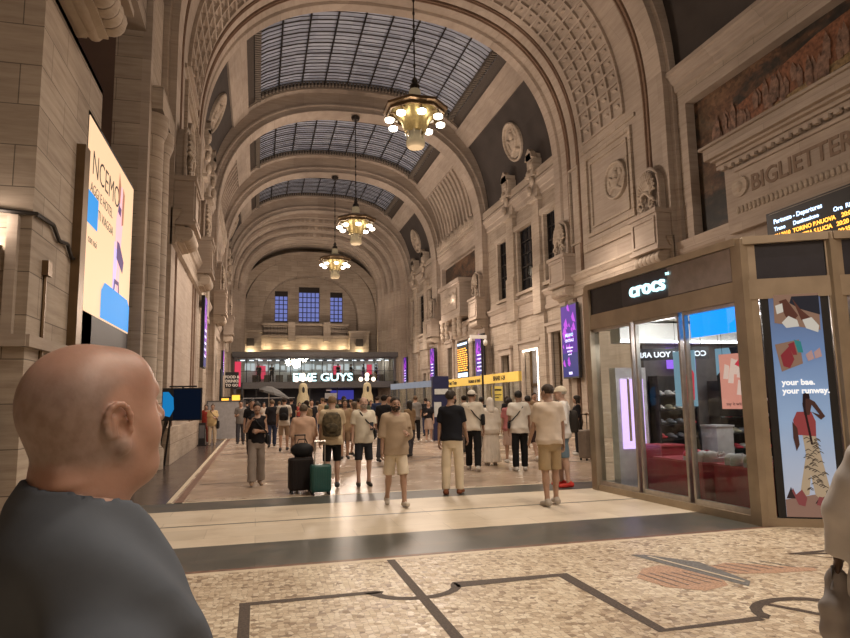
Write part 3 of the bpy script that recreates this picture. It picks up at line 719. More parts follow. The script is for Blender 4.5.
mosaic('large dark mosaic picture above the ticket office portal, upper right', WR, 1, 9.0, 18.1, 6.95, 11.7, True)
mosaic('dark mosaic behind the carved portal tablet, far right wall', WR, 1, 40.4, 48.6, 7.1, 12.1)
mosaic('dark mosaic panel on the left wall beyond the second bracket', WL, -1, 40.4, 48.6, 7.1, 12.1)
r = thing('ticket_office_portal', 'pale stone portal block with deep cornice and carved lettering, upper right', 'portal', (13.5, 11, 0))
mb = MB(); mb.box(13.5, WR-.01, 4, 15.65, 6.35, 8.35); mb.box(13.42, 13.5, 4, 15.2, 8.1, 8.2); mb.box(13.72, WR-.01, 4, 16.1, 3.4, 6.4); mb.build('block', STONE2, r, world=True)
mb = MB()
for x, y, a, b in ((13.35, 15.8, 8.35, 8.45), (13.25, 15.7, 8.45, 8.55), (13.1, 15.75, 8.55, 8.62), (12.95, 15.85, 8.62, 8.95), (12.85, 15.95, 8.95, 9.03), (13.3, 15.6, 9.03, 9.2)): mb.box(x, WR-.01, 4, y, a, b)
for k in range(38): mb.box(13.28, 13.4, 4.3+k*.3, 4.45+k*.3, 8.25, 8.36)
mb.build('cornice', STONE2, r, world=True)
INC = flat('carved_letter_shadow_stone', (.2, .14, .1), .8)  # letters coloured darker to stand in for shade in the carving
mb = MB()
for k in range(70): mb.ell((13.48, 15.2-k*.16, 6.95), (.05, .06, .12), 6, 5)
mb.build('egg_moulding', CARVED, r, True, world=True)
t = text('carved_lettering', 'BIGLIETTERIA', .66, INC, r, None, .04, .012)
w0 = t.dimensions.x or 4; t.data.transform(Matrix.Diagonal((3.9/max(v.co.x for v in t.data.vertices), 1, 1, 1)))
t.data.transform(frame_m((13.5-13.5, 14.65-11, 7.36), (0, -1, 0), (0, 0, 1)))
tag(r, r['label'], 'portal')
mb = MB(); mb.lathe([(.3, 0), (.3, .05), (.24, .07), (.22, .02)], (13.44, 15.05, 7.62), 16, ax='x'); mb.ell((13.45, 15.05, 7.62), (.06, .14, .17)); mb.build('small_medallion', CARVED, r, True, world=True)
# second portal tablet with putti
r = thing('carved_tablet', 'carved stone tablet on scrolls standing before the far right mosaic', 'tablet', (13.6, 44, 6))
mb = MB(); mb.box(13.5, WR+.2, 41.9, 46.6, 7.6, 9.8); mb.box(13.35, WR+.2, 41.6, 46.9, 9.8, 10.1); mb.box(13.4, WR+.2, 41.7, 46.8, 7.4, 7.65); mb.box(13.42, 13.52, 42.5, 46, 8.0, 9.5); mb.build('tablet_block', STONE2, r, world=True)
mb = MB()
for y in (42.2, 43.3, 45.2, 46.3):
    mb = MB()
    for j in range(5): mb.ell((13.55, y+.12*(j % 2), 7.35-.28*j), (.2, .22, .24))
    mb.build('carved_scroll', CARVED, r, True, world=True)
mb = MB()
for k in range(7): mb.ell((13.42, 42.7+k*.5, 8.8+.15*(k % 2)), (.08, .3, .35))
mb.build('relief_figure', CARVED, r, True, world=True)
# ------------------------------------------------------------ departure boards
def board(label, x, y0, y1, z0, z1, rows, near):
    r = thing('departures_board', label, 'departures board', (x, (y0+y1)/2, z0))
    mb = MB(); mb.box(x, x+.3, y0, y1, z0, z1); mb.build('housing', BLACK, r, world=True)
    OR = glow('orange_led', (1, .42, .06), 2.6); WB = glow('white_blue_led', (.55, .72, 1), 2.2)
    rr = random.Random(3); L = r.location
    def T(s, y, z, sz, m, nm): text(nm, s, sz, m, r, frame_m((x-.012-L.x, y-L.y, z-L.z), (0, -1, 0), (0, 0, 1)), .004, sz*.03)
    mb = MB(); mb.box(x-.01, x, y0+.1, y1-.1, z1-.06, z1-.04); mb.build('edge_line', flat('grey_edge', (.2, .18, .15), .4), r, world=True)
    if near:
        T('Partenze - Departures', y1-.25, z1-.34, .17, WB, 'header_lettering'); T('Treno      Destinazione          Ore  Rit.   Informazioni', y1-.25, z1-.54, .15, WB, 'column_lettering')
        cities = ['TORINO P.NUOVA', 'VENEZIA S.LUCIA', 'BOLOGNA C.LE', 'VERONA P.NUOVA', 'GENOVA P.PRINC.', 'ROMA TERMINI', 'BERGAMO', 'LECCO', 'DOMODOSSOLA', 'CHIASSO']
        for k in range(rows): T('RV %d  %-17s %02d:%02d  %s  FERMA A: MONZA - %s' % (2010+k*13, cities[k % 10], 20+k//4, (k*15+5) % 60, 5 if k % 3 == 0 else ' ', cities[(k+3) % 10]), y1-.25, z1-.73-k*.18, .15, OR, 'row_lettering')
    else:
        mb = MB()
        for k in range(rows):
            z = z1-.5-k*(z1-z0-.9)/rows; y = y1-.1
            while y > y0+.3:
                w = .1+.35*rr.random(); mb.box(x-.01, x, max(y0+.1, y-w), y, z-.06, z+.01); y -= w+.14
        mb.build('row_lettering', OR, r, world=True)
        mb = MB(); mb.box(x-.01, x, y0+.1, y1-.1, z0+.05, z0+.35); mb.box(x-.01, x, y0+.1, y1-.1, z1-.25, z1-.1); mb.build('header_band', WB, r, world=True)
board('wide black departures board with orange rows above the shop roof, right edge', 13.4, 4.0, 14.1, 3.9, 6.5, 8, True)
board('small upright departures board with orange rows under the carved tablet', WR-.05, 42.7, 45.1, 3.2, 5.8, 11, False)
# ------------------------------------------------------------ purple banner screens
PUR = glow('violet_screen_ground', (.075, .02, .26), 1.0); PINK = glow('magenta_screen_art', (.42, .06, .6), 1.1); LIL = glow('lilac_screen_text', (.7, .65, 1), 1.5); NAVY = glow('navy_screen_ground', (.03, .03, .16), 1.0); CYG = glow('pale_blue_screen_text', (.45, .6, 1), 1.8)
def banner(label, x, s, yc, z0, z1, w, txt=True):
    r = thing('banner_screen', label, 'screen', (x, yc, z0), 0, 'purple banner screens')
    mb = MB(); mb.box(0, -s*.14, -w/2, w/2, 0, z1-z0); mb.build('housing', BLACK, r)
    H = z1-z0; X = s*.004
    mb = MB(); mb.box(X, X+s*.003, -w/2+.04, w/2-.04, H*.02, H*.34, 0); mb.box(X, X+s*.003, -w/2+.04, w/2-.04, H*.34, H*.98, 1); mb.build('display', [NAVY, PUR], r)
    rr = random.Random(9); mb = MB()
    for k in range(26):
        y = (rr.random()-.5)*(w-.3); z = H*(.55+.42*rr.random()) if k < 18 else H*(.18+.25*rr.random()); a = .06+.14*rr.random()
        mb.prism([(-a, -a), (a*.4, -a*.6), (a, a*.5), (0, a*1.6)], (X+s*(.006+k*.0001), y, z), (0, 1, 0), (0, 0, 1), (s*.002, 0, 0))
    mb.build('screen_art', PINK, r)
    if txt:
        u = (0, s, 0)
        def T(t, z, sz, m): text('lettering', t, sz, m, r, frame_m((X+s*.012, 0, z), u, (0, 0, 1)), .003, sz*.03, 'CENTER')
        T('MILANO', H*.56, .2, CYG); T('CENTRALE', H*.49, .17, LIL)
        for k, q in enumerate(('vivi la stazione', 'ogni giorno', 'con noi')): T(q, H*(.4-.045*k), .11, LIL)
        mb = MB(); mb.box(X+s*.006, X+s*.01, -.16, .16, H*.05, H*.085); mb.build('logo_bar', LIL, r)
    else:
        mb = MB()
        for k in range(5): mb.box(X+s*.006, X+s*.01, -w*.28, w*.28, H*(.15+.09*k), H*(.18+.09*k))
        mb.build('lettering', LIL, r)
banner('large purple banner screen on the wall just left of the shoe shop', 13.6, -1, 26.2, 2.5, 5.85, 1.5)
banner('second purple banner screen, behind the yellow ticket signs', 13.6, -1, 38.4, 3.0, 5.75, 1.5, False)
banner('third purple banner screen, left of the upright departures board', 13.6, -1, 49.8, 3.1, 5.8, 1.3, False)
banner('smallest farthest purple banner screen on the right wall', 13.7, -1, 60.1, 3.1, 5.8, 1.2, False)
banner('tall narrow purple banner on the left pilaster above the standing monitor', -2.25, 1, 29.5, 3.2, 6.3, 1.4, False)
banner('thin distant purple banner on the left wall', -2.3, 1, 46.5, 3.6, 5.3, 1.0, False)
# ------------------------------------------------------------ big advertising screen on the left
r = thing('advertising_screen', 'huge bright cream advertising screen in brown frame on the left wall', 'screen', (-2.8, 13.1, 2.6))
mb = MB(); mb.box(-.35, .0, -1.85, 2.2, 0, 3.95); mb.build('cabinet', BLACK, r)
mb = MB(); mb.box(.0, .13, -2.45, -2.15, -.6, 3.1); mb.build('side_post', BRONZE, r)
SC = glow('cream_screen', (1, .67, .4), .95)
def sp(y, z): return (y-13.1, z-2.6)
mb = MB(); mb.box(.0, .012, -1.8, 2.12, .58, 3.87); mb.build('display', SC, r)
BL = glow('screen_cyan', (.0, .3, .8), .95); PK = glow('screen_pink_skin', (.9, .5, .55), 1.1); LV = glow('screen_lavender', (.62, .5, .85), 1.1); PU2 = glow('screen_dark_purple', (.12, .06, .2), .8); INK = glow('screen_ink', (.05, .03, .03), .2); RD = glow('screen_copper_hair', (.5, .2, .12), .9)
def sil(nm, polys, m, d):
    mb = MB()
    for pl in polys: mb.prism(pl, (d, 0, 0), (0, 1, 0), (0, 0, 1), (.003, 0, 0))
    mb.build(nm, m, r)
sil('picture_legs', [[(0.42, .9), (0.62, .9), (0.77, 2.1), (0.52, 2.2)], [(0.72, .9), (0.94, .9), (1.02, 2.0), (0.82, 2.2)]], PK, .014)
sil('picture_trousers', [[(0.37, 1.1), (0.60, 1.05), (0.72, 2.2), (0.42, 2.25)]], LV, .018)
sil('picture_torso', [[(0.47, 2.15), (0.97, 2.1), (1.07, 2.7), (0.92, 3.0), (0.62, 3.0), (0.47, 2.7)]], PK, .019)
sil('picture_jacket', [[(0.62, 1.95), (1.22, 1.75), (1.30, 2.0), (0.82, 2.3), (0.62, 2.3)], [(0.57, 2.9), (0.82, 2.85), (0.92, 3.15), (0.67, 3.2)]], PU2, .024)
sil('picture_head', [[(0.67, 3.05), (0.92, 3.02), (1.00, 3.3), (0.87, 3.5), (0.67, 3.45)]], PK, .026)
sil('picture_hair', [[(0.62, 3.1), (0.70, 3.1), (0.74, 3.45), (0.57, 3.7), (0.52, 3.35)], [(0.94, 2.7), (1.08, 2.75), (1.12, 3.4), (0.97, 3.5), (0.92, 3.2)]], RD, .028)
sil('picture_suitcase', [[(-0.55, .6), (2.05, .6), (2.05, 1.15), (1.8, 1.28), (-0.3, 1.28), (-0.55, 1.1)]], BL, .03)
sil('picture_handle', [[(0.42, 1.28), (0.50, 1.28), (0.54, 1.42), (0.82, 1.42), (0.86, 1.28), (0.94, 1.28), (0.88, 1.5), (0.48, 1.5)]], PU2, .032)
sil('picture_blue_square', [[(-1.75, 2.05), (-1.05, 2.05), (-1.05, 2.6), (-1.75, 2.6)]], BL, .03)
def TT(s, y, z, sz, b=.0): text('lettering', s, sz, INK, r, frame_m((.022, y, z), (0, 1, 0), (0, 0, 1)), .003, b)
TT('NCEMO', -1.55, 2.95, .62, -.008); TT('AGGI E HOTEL', -1.6, 2.62, .26, -.003); TT('TI VIAGGIA', -1.0, 2.3, .24, -.003); TT('con noi', -1.6, 1.75, .2, -.002)
mb = MB(); mb.tube([(-.45, -2.0, 3.3), (-.9, -2.35, 3.3), (-.2, -2.5, 3.3), (-.02, -2.5, 3.3)], .03, 6); mb.tube([(-.25, -2.0, 1.3), (.0, -2.2, 1.4)], .03, 6); mb.build('support_arm', IRON, r)
# wall lamp, cable, conduit, cabinet on the near pier
r = thing('wall_lamp', 'small bright uplight lamp at the left edge of the photo', 'lamp', (-3.2, 8.8, 3.6))
mb = MB(); mb.lathe([(.04, -.12), (.1, -.05), (.12, .0)], n=12); mb.box(-.02, .02, 0, .12, -.1, -.04); mb.build('lamp_body', BRONZE, r)
mb = MB(); mb.ell((0, 0, .02), (.09, .09, .05)); mb.build('bulb', glow('wall_lamp_glow', (1, .85, .65), 14), r, True)
mb = MB(); mb.tube([(-3.6, 8.86, 4.1), (-2.95, 8.86, 4.05), (-2.76, 8.9, 4.05), (-2.76, 9.6, 4.1), (-2.76, 9.9, 3.95), (-2.76, 10.3, 4.0), (-2.76, 10.55, 3.85), (-2.76, 11.2, 3.9)], .03, 6)
tag(mb.build('wall_cable', IRON, smooth=True), 'dark cable sagging across the near left pier to the big screen', 'cable')
r = thing('wall_conduit', 'thin vertical pipe with junction box on the near left pier', 'pipe', (-2.78, 9.45, 2.0))
mb = MB(); mb.tube([(0, 0, -1), (0, 0, 1.4)], .025, 6); mb.build('pipe', BRONZE, r); mb = MB(); mb.box(-.02, .06, -.09, .09, 1.35, 1.55); mb.build('junction_box', BRONZE, r)
r = thing('wooden_cabinet', 'brown wooden cabinet standing at the left edge behind the bald man', 'cabinet', (-3.15, 8.45, 0))
WOOD = flat('dark_brown_wood', (.12, .065, .035), .5, var=.3, scale=5)
mb = MB(); mb.box(-.7, .12, -.25, .3, 0, 1.5); mb.box(-.75, .16, -.3, .35, 1.5, 1.58); mb.build('body', WOOD, r)
mb = MB(); mb.box(-.62, .04, -.28, -.25, .1, 1.4); mb.box(.1, .135, -.2, .28, .1, 1.4); mb.build('panel', flat('light_brown_wood', (.2, .12, .07), .5), r)
mb = MB(); mb.box(-3.6, -2.78+.02, 8.78, 8.92, 2.35, 2.5); mb.box(-2.82, -2.72, 8.8, 11.9, 2.35, 2.5); mb.box(-3.05, -2.93, 8.8, 8.92, 2.5, 4.0); trim(mb, STONE2)
# standing monitor
r = thing('standing_monitor', 'black flat monitor showing dark blue, standing on a tripod by the left wall', 'monitor', (-1.9, 18.0, 0), 0)
r.rotation_euler = (0, 0, -.15)
mb = MB(); mb.box(-.52, .5, -.03, .03, 1.2, 2.05); mb.box(-.35, .35, .03, .07, 2.07, 2.11); mb.box(-.02, .02, .0, .05, 1.9, 2.1); mb.build('monitor_case', BLACK, r)
mb = MB(); mb.box(-.22, .47, -.036, -.03, 1.23, 2.02); mb.build('display', glow('dark_blue_display', (.001, .004, .012), 1), r)
mb = MB(); mb.prism([(-.49, 1.35), (-.3, 1.3), (-.2, 1.5), (-.22, 1.8), (-.35, 1.95), (-.49, 1.95)], (0, -.04, 0), (1, 0, 0), (0, 0, 1), (0, .004, 0)); mb.build('display_glare', glow('cyan_glare', (.01, .2, .5), .9), r)  # cyan glare made as a glowing patch on the screen
mb = MB(); mb.tube([(-.4, 0, 1.25), (-.62, -.1, .0)], .03, 6); mb.tube([(-.3, 0.05, 1.25), (-.5, .3, .0)], .03, 6); mb.tube([(-.35, 0, 1.2), (-.8, .1, 0)], .025, 6); mb.build('tripod', IRON, r)
# ------------------------------------------------------------ shoe shop kiosk
r = thing('shoe_shop_kiosk', 'glass fronted shoe shop with bronze frame and lit white crocs sign', 'shop', (7.5, 8.6, 0))
PA, PB_, PC, PD = Vector((6.1, 6.89, 0)), Vector((5.86, 10.42, 0)), Vector((7.02, 6.4, 0)), Vector((10.6, 5.2, 0))
def quadwall(mb, p, q, z0, z1, t, mi=None, off=0):
    d = (q-p).normalized(); n = Vector((-d.y, d.x, 0))
    mb.obox((p+q)/2+n*off+Vector((0, 0, (z0+z1)/2)), d*((q-p).length/2), n*t/2, (0, 0, (z1-z0)/2), mi)
BK = [PB_, PA, PC, PD]
def lerp(p, q, f): return p+(q-p)*f
mb = MB()   # bronze frame
for p, q in zip(BK, BK[1:]):
    quadwall(mb, p, q, 0, .1, .16); quadwall(mb, p, q, 2.82, 3.08, .16); quadwall(mb, p, q, 3.54, 3.64, .22)
for p in BK[:3]: mb.box(p.x-.09, p.x+.09, p.y-.09, p.y+.09, 0, 3.62)
quadwall(mb, lerp(PA, PC, .0), lerp(PA, PC, .14), 0, 3.6, .14); quadwall(mb, lerp(PA, PC, .92), lerp(PA, PC, 1.06), 0, 3.6, .14)
quadwall(mb, lerp(PC, PD, .3), lerp(PC, PD, .34), 0, 3.6, .14)
mb.box(5.86, 13.2, 10.36, 10.5, 0, .1); mb.box(5.86, 13.2, 10.36, 10.5, 2.82, 3.08); mb.box(5.86, 13.2, 10.34, 10.52, 3.54, 3.64)
for x in (7.6, 9.4, 11.2): mb.box(x, x+.1, 10.36, 10.5, 0, 3.6)
mb.build('frame', BRONZE2, r, world=True)
mb = MB()
for p, q in zip(BK, BK[1:]): quadwall(mb, p, q, 3.08, 3.54, .1)
mb.box(5.86, 13.2, 10.4, 10.48, 3.08, 3.54); mb.build('fascia', CHARC, r, world=True)
mb = MB(); quadwall(mb, lerp(PB_, PA, .62), lerp(PB_, PA, .97), 3.09, 3.53, .02, off=-.07); mb.build('fascia_plain_panel', flat('grey_reflection_panel', (.3, .26, .25), .25, .2), r, world=True)  # lighter grey of the plain panel stands in for a reflection
mb = MB(); quadwall(mb, lerp(PB_, PA, .3), lerp(PB_, PA, .62), 3.09, 3.53, .02, off=-.07); mb.build('sign_panel', flat('sign_panel_grey', (.06, .055, .07), .3), r, world=True)
d = (PA-PB_).normalized(); p = lerp(PB_, PA, .365); nrm = Vector((d.y, -d.x, 0)); 
if nrm.x > 0: nrm = -nrm
L = r.location
tx = text('sign_lettering', 'crocs', .335, glow('sign_white_cyan', (.55, .95, 1), 2.0), r, None, .03, .006)
tx.data.transform(Matrix.Diagonal((.86/max(v.co.x for v in tx.data.vertices), 1, 1, 1)))
tx.data.transform(frame_m(Vector((p.x, p.y, 3.21))+nrm*.1-Vector(L), d, (0, 0, 1)))
tm = text('trademark_lettering', 'TM', .06, glow('sign_white_cyan', (.55, .95, 1), 2.0), r, frame_m(Vector((p.x, p.y, 3.41))+nrm*.1+d*.88-Vector(L), d, (0, 0, 1)), .01)
mb = MB(); mb.add([(p.x+0.03, p.y, 3.62) for p in BK]+[(13.2, 5.2, 3.62), (13.2, 10.5, 3.62)], [(0, 1, 2, 3, 4, 5)])
mb.add([(p.x+0.03, p.y, 2.95) for p in BK]+[(13.2, 5.2, 2.95), (13.2, 10.5, 2.95)], [(5, 4, 3, 2, 1, 0)]); mb.build('roof', flat('shop_ceiling_white', (.6, .56, .5), .6), r, world=True, fix=False)
mb = MB(); mb.add([(p.x+.05, p.y, .02) for p in BK]+[(13.2, 5.2, .02), (13.2, 10.4, .02)], [(0, 1, 2, 3, 4, 5)]); mb.build('shop_floor', flat('shop_floor_grey', (.25, .22, .2), .3), r, world=True, fix=False)
mb = MB(); mb.box(13.1, 13.2, 5.2, 10.4, 0, 2.95); mb.box(6.75, 13.1, 10.22, 10.32, 0, 2.9); mb.build('inner_wall', flat('shop_inner_wall', (.14, .125, .125), .6), r, world=True)
# glass doors: one leaf each
fr = [.0, .345, .667, 1.0]
for k in range(3):
    a, b = lerp(PB_, PA, fr[k]+.012), lerp(PB_, PA, fr[k+1]-.012)
    mb = MB()
    quadwall(mb, a, lerp(a, b, .035), .1, 2.82, .07); quadwall(mb, lerp(a, b, .965), b, .1, 2.82, .07); quadwall(mb, a, b, .1, .17, .07); quadwall(mb, a, b, 2.77, 2.82, .07)
    dr = mb.build('glass_door' if k < 2 else 'shop_window', flat('satin_steel', (.5, .46, .42), .3, .6), r, world=True)
    mb = MB(); quadwall(mb, a, b, .17, 2.77, .012); mb.v = [(x-L.x, y-L.y, z-L.z) for x, y, z in mb.v]; mb.build('pane', GLASS, dr)
    if k == 0 or k == 1:
        mb = MB(); q = lerp(a, b, .08 if k == 1 else .9)+nrm*.06; mb.tube([(q.x-L.x, q.y-L.y, .9), (q.x-L.x, q.y-L.y, 1.9)], .02, 8); mb.build('door_handle', flat('satin_steel', (.5, .46, .42), .3, .6), dr)
# lightbox poster on the angled corner face
a, b = lerp(PA, PC, .16), lerp(PA, PC, .9); pn = Vector(((b-a).y, -(b-a).x, 0)).normalized()
if pn.y > 0: pn = -pn
pr = thing('advertising_poster', 'tall blue sky shoe poster with a woman in patterned trousers on the shop corner', 'poster', (a+pn*.07)[:], math.atan2((b-a).y, (b-a).x))
W = (b-a).length
mb = MB(); mb.box(0, W, 0, .05, .05, 2.93); mb.build('poster_frame', BLACK, pr)
def sky_poster():
    m, nt, bb = nt_new('printed_sky'); tc = N(nt, 'ShaderNodeTexCoord'); s = N(nt, 'ShaderNodeSeparateXYZ'); nt.links.new(tc.outputs['Object'], s.inputs[0])
    mr = N(nt, 'ShaderNodeMapRange', i_1=.3, i_2=2.8); nt.links.new(s.outputs[2], mr.inputs[0])
    c = ramp(nt, mr.outputs[0], [(0, (.32, .36, .45)), (.4, (.2, .3, .47)), (.75, (.1, .17, .33)), (1, (.07, .1, .19))]); nt.links.new(c.outputs[0], bb.inputs['Base Color']); nt.links.new(c.outputs[0], bb.inputs['Emission Color'])
    bb.inputs['Emission Strength'].default_value = .7; bb.inputs['Roughness'].default_value = .25; return m
PX0, PX1, PZ0, PZ1 = .09, W-.09, .12, 2.86
mb = MB(); mb.box(PX0, PX1, -.006, 0, PZ0, PZ1); mb.build('printed_picture', sky_poster(), pr)
def pp(nm, polys, c, d, e=.5):  # u in 0..1 across, v in 0..1 up
    if nm in ('trousers', 'zebra_stripes', 'red_top', 'skin', 'hair', 'shoes'): polys = [[(.1+.85*u, .01+.73*v) for u, v in pl] for pl in polys]
    m = glow('print_'+nm, c, e); mb = MB()
    for k, pl in enumerate(polys): mb.prism([(PX0+(PX1-PX0)*u, PZ0+(PZ1-PZ0)*v) for u, v in pl], (0, -.007-d*.0012-k*.0002, 0), (1, 0, 0), (0, 0, 1), (0, .001, 0))
    return mb.build('printed_'+nm, m, pr)
pp('ground', [[(0, 0), (1, 0), (1, .085), (.6, .1), (0, .075)]], (.34, .2, .15), 1)
pp('rocks', [[(.55, .06), (.75, .12), (.95, .14), (1, .08), (1, .05)], [(.02, .08), (.12, .13), (.2, .08)]], (.05, .03, .03), 2)
pp('trousers', [[(.38, .48), (.68, .47), (.72, .4), (.8, .28), (.9, .12), (.62, .1), (.55, .12), (.48, .25), (.42, .36)], [(.42, .36), (.52, .3), (.42, .12), (.2, .1), (.28, .2)]], (.55, .42, .28), 3)
z = []; rr = random.Random(2)
for k in range(46):
    v = .13+.33*k/46; lo = .42+.0*v; hi = .88-.55*(v-.12); c = lo+(hi-lo)*rr.random(); z.append([(c-.07, v), (c, v+.009), (c+.07, v-.002), (c+.06, v+.004), (c, v+.015), (c-.07, v+.006)])
pp('zebra_stripes', z, (.1, .07, .05), 4)
pp('red_top', [[(.24, .48), (.68, .47), (.7, .56), (.62, .62), (.3, .62), (.2, .57)]], (.36, .07, .07), 5)
pp('skin', [[(.46, .6), (.58, .6), (.64, .66), (.6, .71), (.5, .72), (.44, .67)], [(.62, .62), (.82, .57), (.92, .59), (.72, .68), (.6, .7), (.62, .67), (.8, .6)], [(.18, .56), (.28, .52), (.3, .42), (.22, .38), (.17, .46)]], (.09, .04, .03), 6)
pp('hair', [[(.44, .66), (.47, .73), (.6, .74), (.62, .7), (.52, .7), (.5, .64), (.6, .42), (.55, .42)]], (.03, .015, .015), 7)
pp('shoes', [[(.16, .06), (.3, .05), (.36, .1), (.26, .15), (.12, .12), (.06, .16), (.04, .14)], [(.55, .06), (.75, .05), (.82, .1), (.62, .11)]], (.3, .08, .08), 8)
pp('photo_card', [[(.08, .87), (.95, .83), (.97, 1.0), (.1, 1.0)], [(.05, .77), (.52, .79), (.56, .68), (.14, .645)]], (.33, .2, .14), 3)
pp('dark_cloth', [[(.45, .99), (.97, .99), (.97, .9), (.6, .93), (.4, .96)]], (.03, .03, .04), 4)
pp('legs', [[(.2, .97), (.34, .98), (.55, .9), (.42, .87), (.3, .9)], [(.46, .98), (.6, .93), (.86, .87), (.8, .84), (.6, .88)]], (.13, .05, .035), 5)
pp('white_shoes', [[(.22, .87), (.36, .9), (.52, .88), (.55, .85), (.3, .845)], [(.62, .88), (.8, .89), (.93, .85), (.9, .82), (.68, .84)], [(.12, .95), (.26, .96), (.27, .92), (.14, .91)]], (.75, .72, .65), 6)
pp('red_shoes', [[(.14, .72), (.32, .76), (.4, .7), (.3, .66), (.18, .67)], [(.3, .77), (.42, .78), (.46, .72), (.38, .72)]], (.3, .04, .05), 7)
pp('teal_patch', [[(.42, .79), (.55, .78), (.58, .73), (.48, .73)]], (.05, .28, .28), 8)
pp('pink_shoes', [[(.62, .72), (.74, .74), (.78, .7), (.66, .69)], [(.78, .73), (.9, .75), (.93, .71), (.8, .7)]], (.55, .35, .33), 8)
WPR = glow('print_white', (.95, .93, .9), .9)
for k, s_ in enumerate(('your bae.', 'your runway.')): text('poster_lettering', s_, .098, WPR, pr, frame_m((PX0+.07, -.02, 1.72-.105*k), (1, 0, 0), (0, 0, 1)), .002, .0035)
# goods and displays inside
RED = flat('red_lacquer', (.45, .02, .05), .35); PWH = flat('display_white', (.7, .68, .68), .4)
def plinth(label, x0, x1, y0, y1, h, m=RED):
    q = thing('display_plinth', label, 'plinth', ((x0+x1)/2, (y0+y1)/2, .02)); w, dd = (x1-x0)/2, (y1-y0)/2
    mb = MB(); mb.box(-w, w, -dd, dd, 0, h); mb.build('body', m, q); mb = MB(); mb.box(-w-.02, w+.02, -dd-.02, dd+.02, h, h+.03); mb.build('top', PWH if m is not RED else flat('pink_red_top', (.6, .1, .12), .4), q)
plinth('low red display plinth behind the right pane of the shop window', 6.32, 7.1, 7.05, 8.0, .6); plinth('red display plinth inside the middle door of the shop', 6.22, 7.0, 8.1, 9.25, .6)
plinth('white counter at the back of the shop between the two shoe shelves', 7.62, 7.95, 9.5, 9.9, 1.05, PWH); plinth('long red bench by the violet display case', 6.55, 7.0, 9.55, 10.0, .75)
def clog(label, x, y, z, rz, m, g='clog shoes on the shop plinths'):
    q = thing('clog_shoe', label, 'shoe', (x, y, z), rz, g); q.scale = (1.3, 1.3, 1.7)
    mb = MB(); mb.loft([[(a*w, b*.14-.0, zz) for a, b in [(math.cos(2*PI*k/16), math.sin(2*PI*k/16)) for k in range(16)]] for zz, w in ((0, .048), (.02, .056), (.035, .052))]); mb.build('sole', PWH, q, True)
    mb = MB(); mb.ell((0, .045, .045), (.052, .09, .05), 12, 8); mb.tube([(-.05, -.02, .05), (-.045, -.11, .07), (0, -.135, .075), (.045, -.11, .07), (.05, -.02, .05)], .012, 6); mb.build('upper', m, q, True)
    return q
SHW = flat('shoe_white', (.75, .72, .68), .5); SHR = flat('shoe_pink_red', (.75, .07, .1), .45); SHC = flat('shoe_cream', (.62, .55, .4), .5); SHG = flat('shoe_grey', (.3, .3, .32), .5)
cl = [('pink red clog, left of the pair on the red plinth', 6.4, 8.58, .65, 1.9, SHR), ('pink red clog, right of the pair on the red plinth', 6.42, 8.42, .65, 1.7, SHR), ('white clog next to the pink red pair', 6.4, 8.26, .65, 1.8, SHW), ('white clog nearest the middle door edge', 6.45, 8.15, .65, 1.6, SHW),
      ('white clog alone on the right plinth, left side', 6.44, 7.72, .65, 1.8, SHW), ('white clog of the middle pair on the right plinth', 6.42, 7.56, .65, 1.6, SHW), ('cream clog beside the white pair on the right plinth', 6.44, 7.36, .65, 1.8, SHC), ('cream clog at the right end of the plinth', 6.42, 7.2, .65, 1.5, SHC)]
for c in cl: clog(*c)
SHELF = flat('shelf_black', (.02, .02, .025), .5)
def rack(label, x, y, w, rows, cols, rz=0, z0=.3, dz=.3, seed=1, back=True):
    q = thing('shoe_shelf', label, 'shelf', (x, y, .02), rz); mb = MB()
    if back: mb.box(-w/2, w/2, .12, .16, 0, z0+rows*dz+.1)
    for e in (-w/2, w/2-.03): mb.box(e, e+.03, -.12, .14, 0, z0+rows*dz+.1)
    mb.build('shelf_frame', SHELF, q)
    mb = MB()
    for k in range(rows): mb.box(-w/2, w/2, -.12, .12, z0+k*dz-.02, z0+k*dz)
    mb.build('shelf_board', SHELF, q)
    rr = random.Random(seed)
    for k in range(rows):
        for j in range(cols):
            xx = -w/2+w*(j+.5)/cols; m = rr.choice((SHW, SHW, SHG, SHC, SHR, SHG)); c, s_ = math.cos(rz), math.sin(rz)
            o = thing('clog_shoe', 'clog shoe standing on the '+label, 'shoe', (x+c*xx, y+s_*xx, .02+z0+k*dz), rz+.4, 'clogs on the '+label)
            mb = MB(); mb.ell((0, .02, .05), (.045, .09, .05), 8, 6); mb.ell((0, -.04, .03), (.045, .08, .03), 8, 5); mb.build('upper', m, o, True)
rack('tall black shoe shelf inside the shop behind the right pane', 8.55, 9.95, 1.15, 5, 7, 0, .35, .28, 2)
rack('black shoe shelf inside the shop behind the middle door', 7.2, 10.02, .8, 4, 4, 0, .85, .25, 5)
def hang(label, x, y, z, w, h, m, rz, cat='poster', nm='hanging_poster'):
    q = thing(nm, label, cat, (x, y, z), rz); mb = MB(); mb.box(-w/2, w/2, -.01, .01, 0, h); mb.build('panel', m, q)
    mb = MB(); mb.tube([(-w/2+.05, 0, h), (-w/2+.05, 0, 2.93-z)], .004, 4); mb.tube([(w/2-.05, 0, h), (w/2-.05, 0, 2.93-z)], .004, 4); mb.build('wire', IRON, q)
    return q
q = hang('orange and pink shoe poster hanging behind the right pane of the shop', 6.3, 7.32, 1.42, .6, .75, glow('print_coral', (.85, .33, .25), .8), -1.35)
mb = MB(); rr = random.Random(6)
for k in range(9): u, v = -.2+.4*rr.random(), .15+.55*rr.random(); mb.prism([(u-.05, v-.1), (u+.03, v-.11), (u+.06, v+.07), (u-.01, v+.1)], (0, -.014-.0005*k, 0), (1, 0, 0), (0, 0, 1), (0, .002, 0))
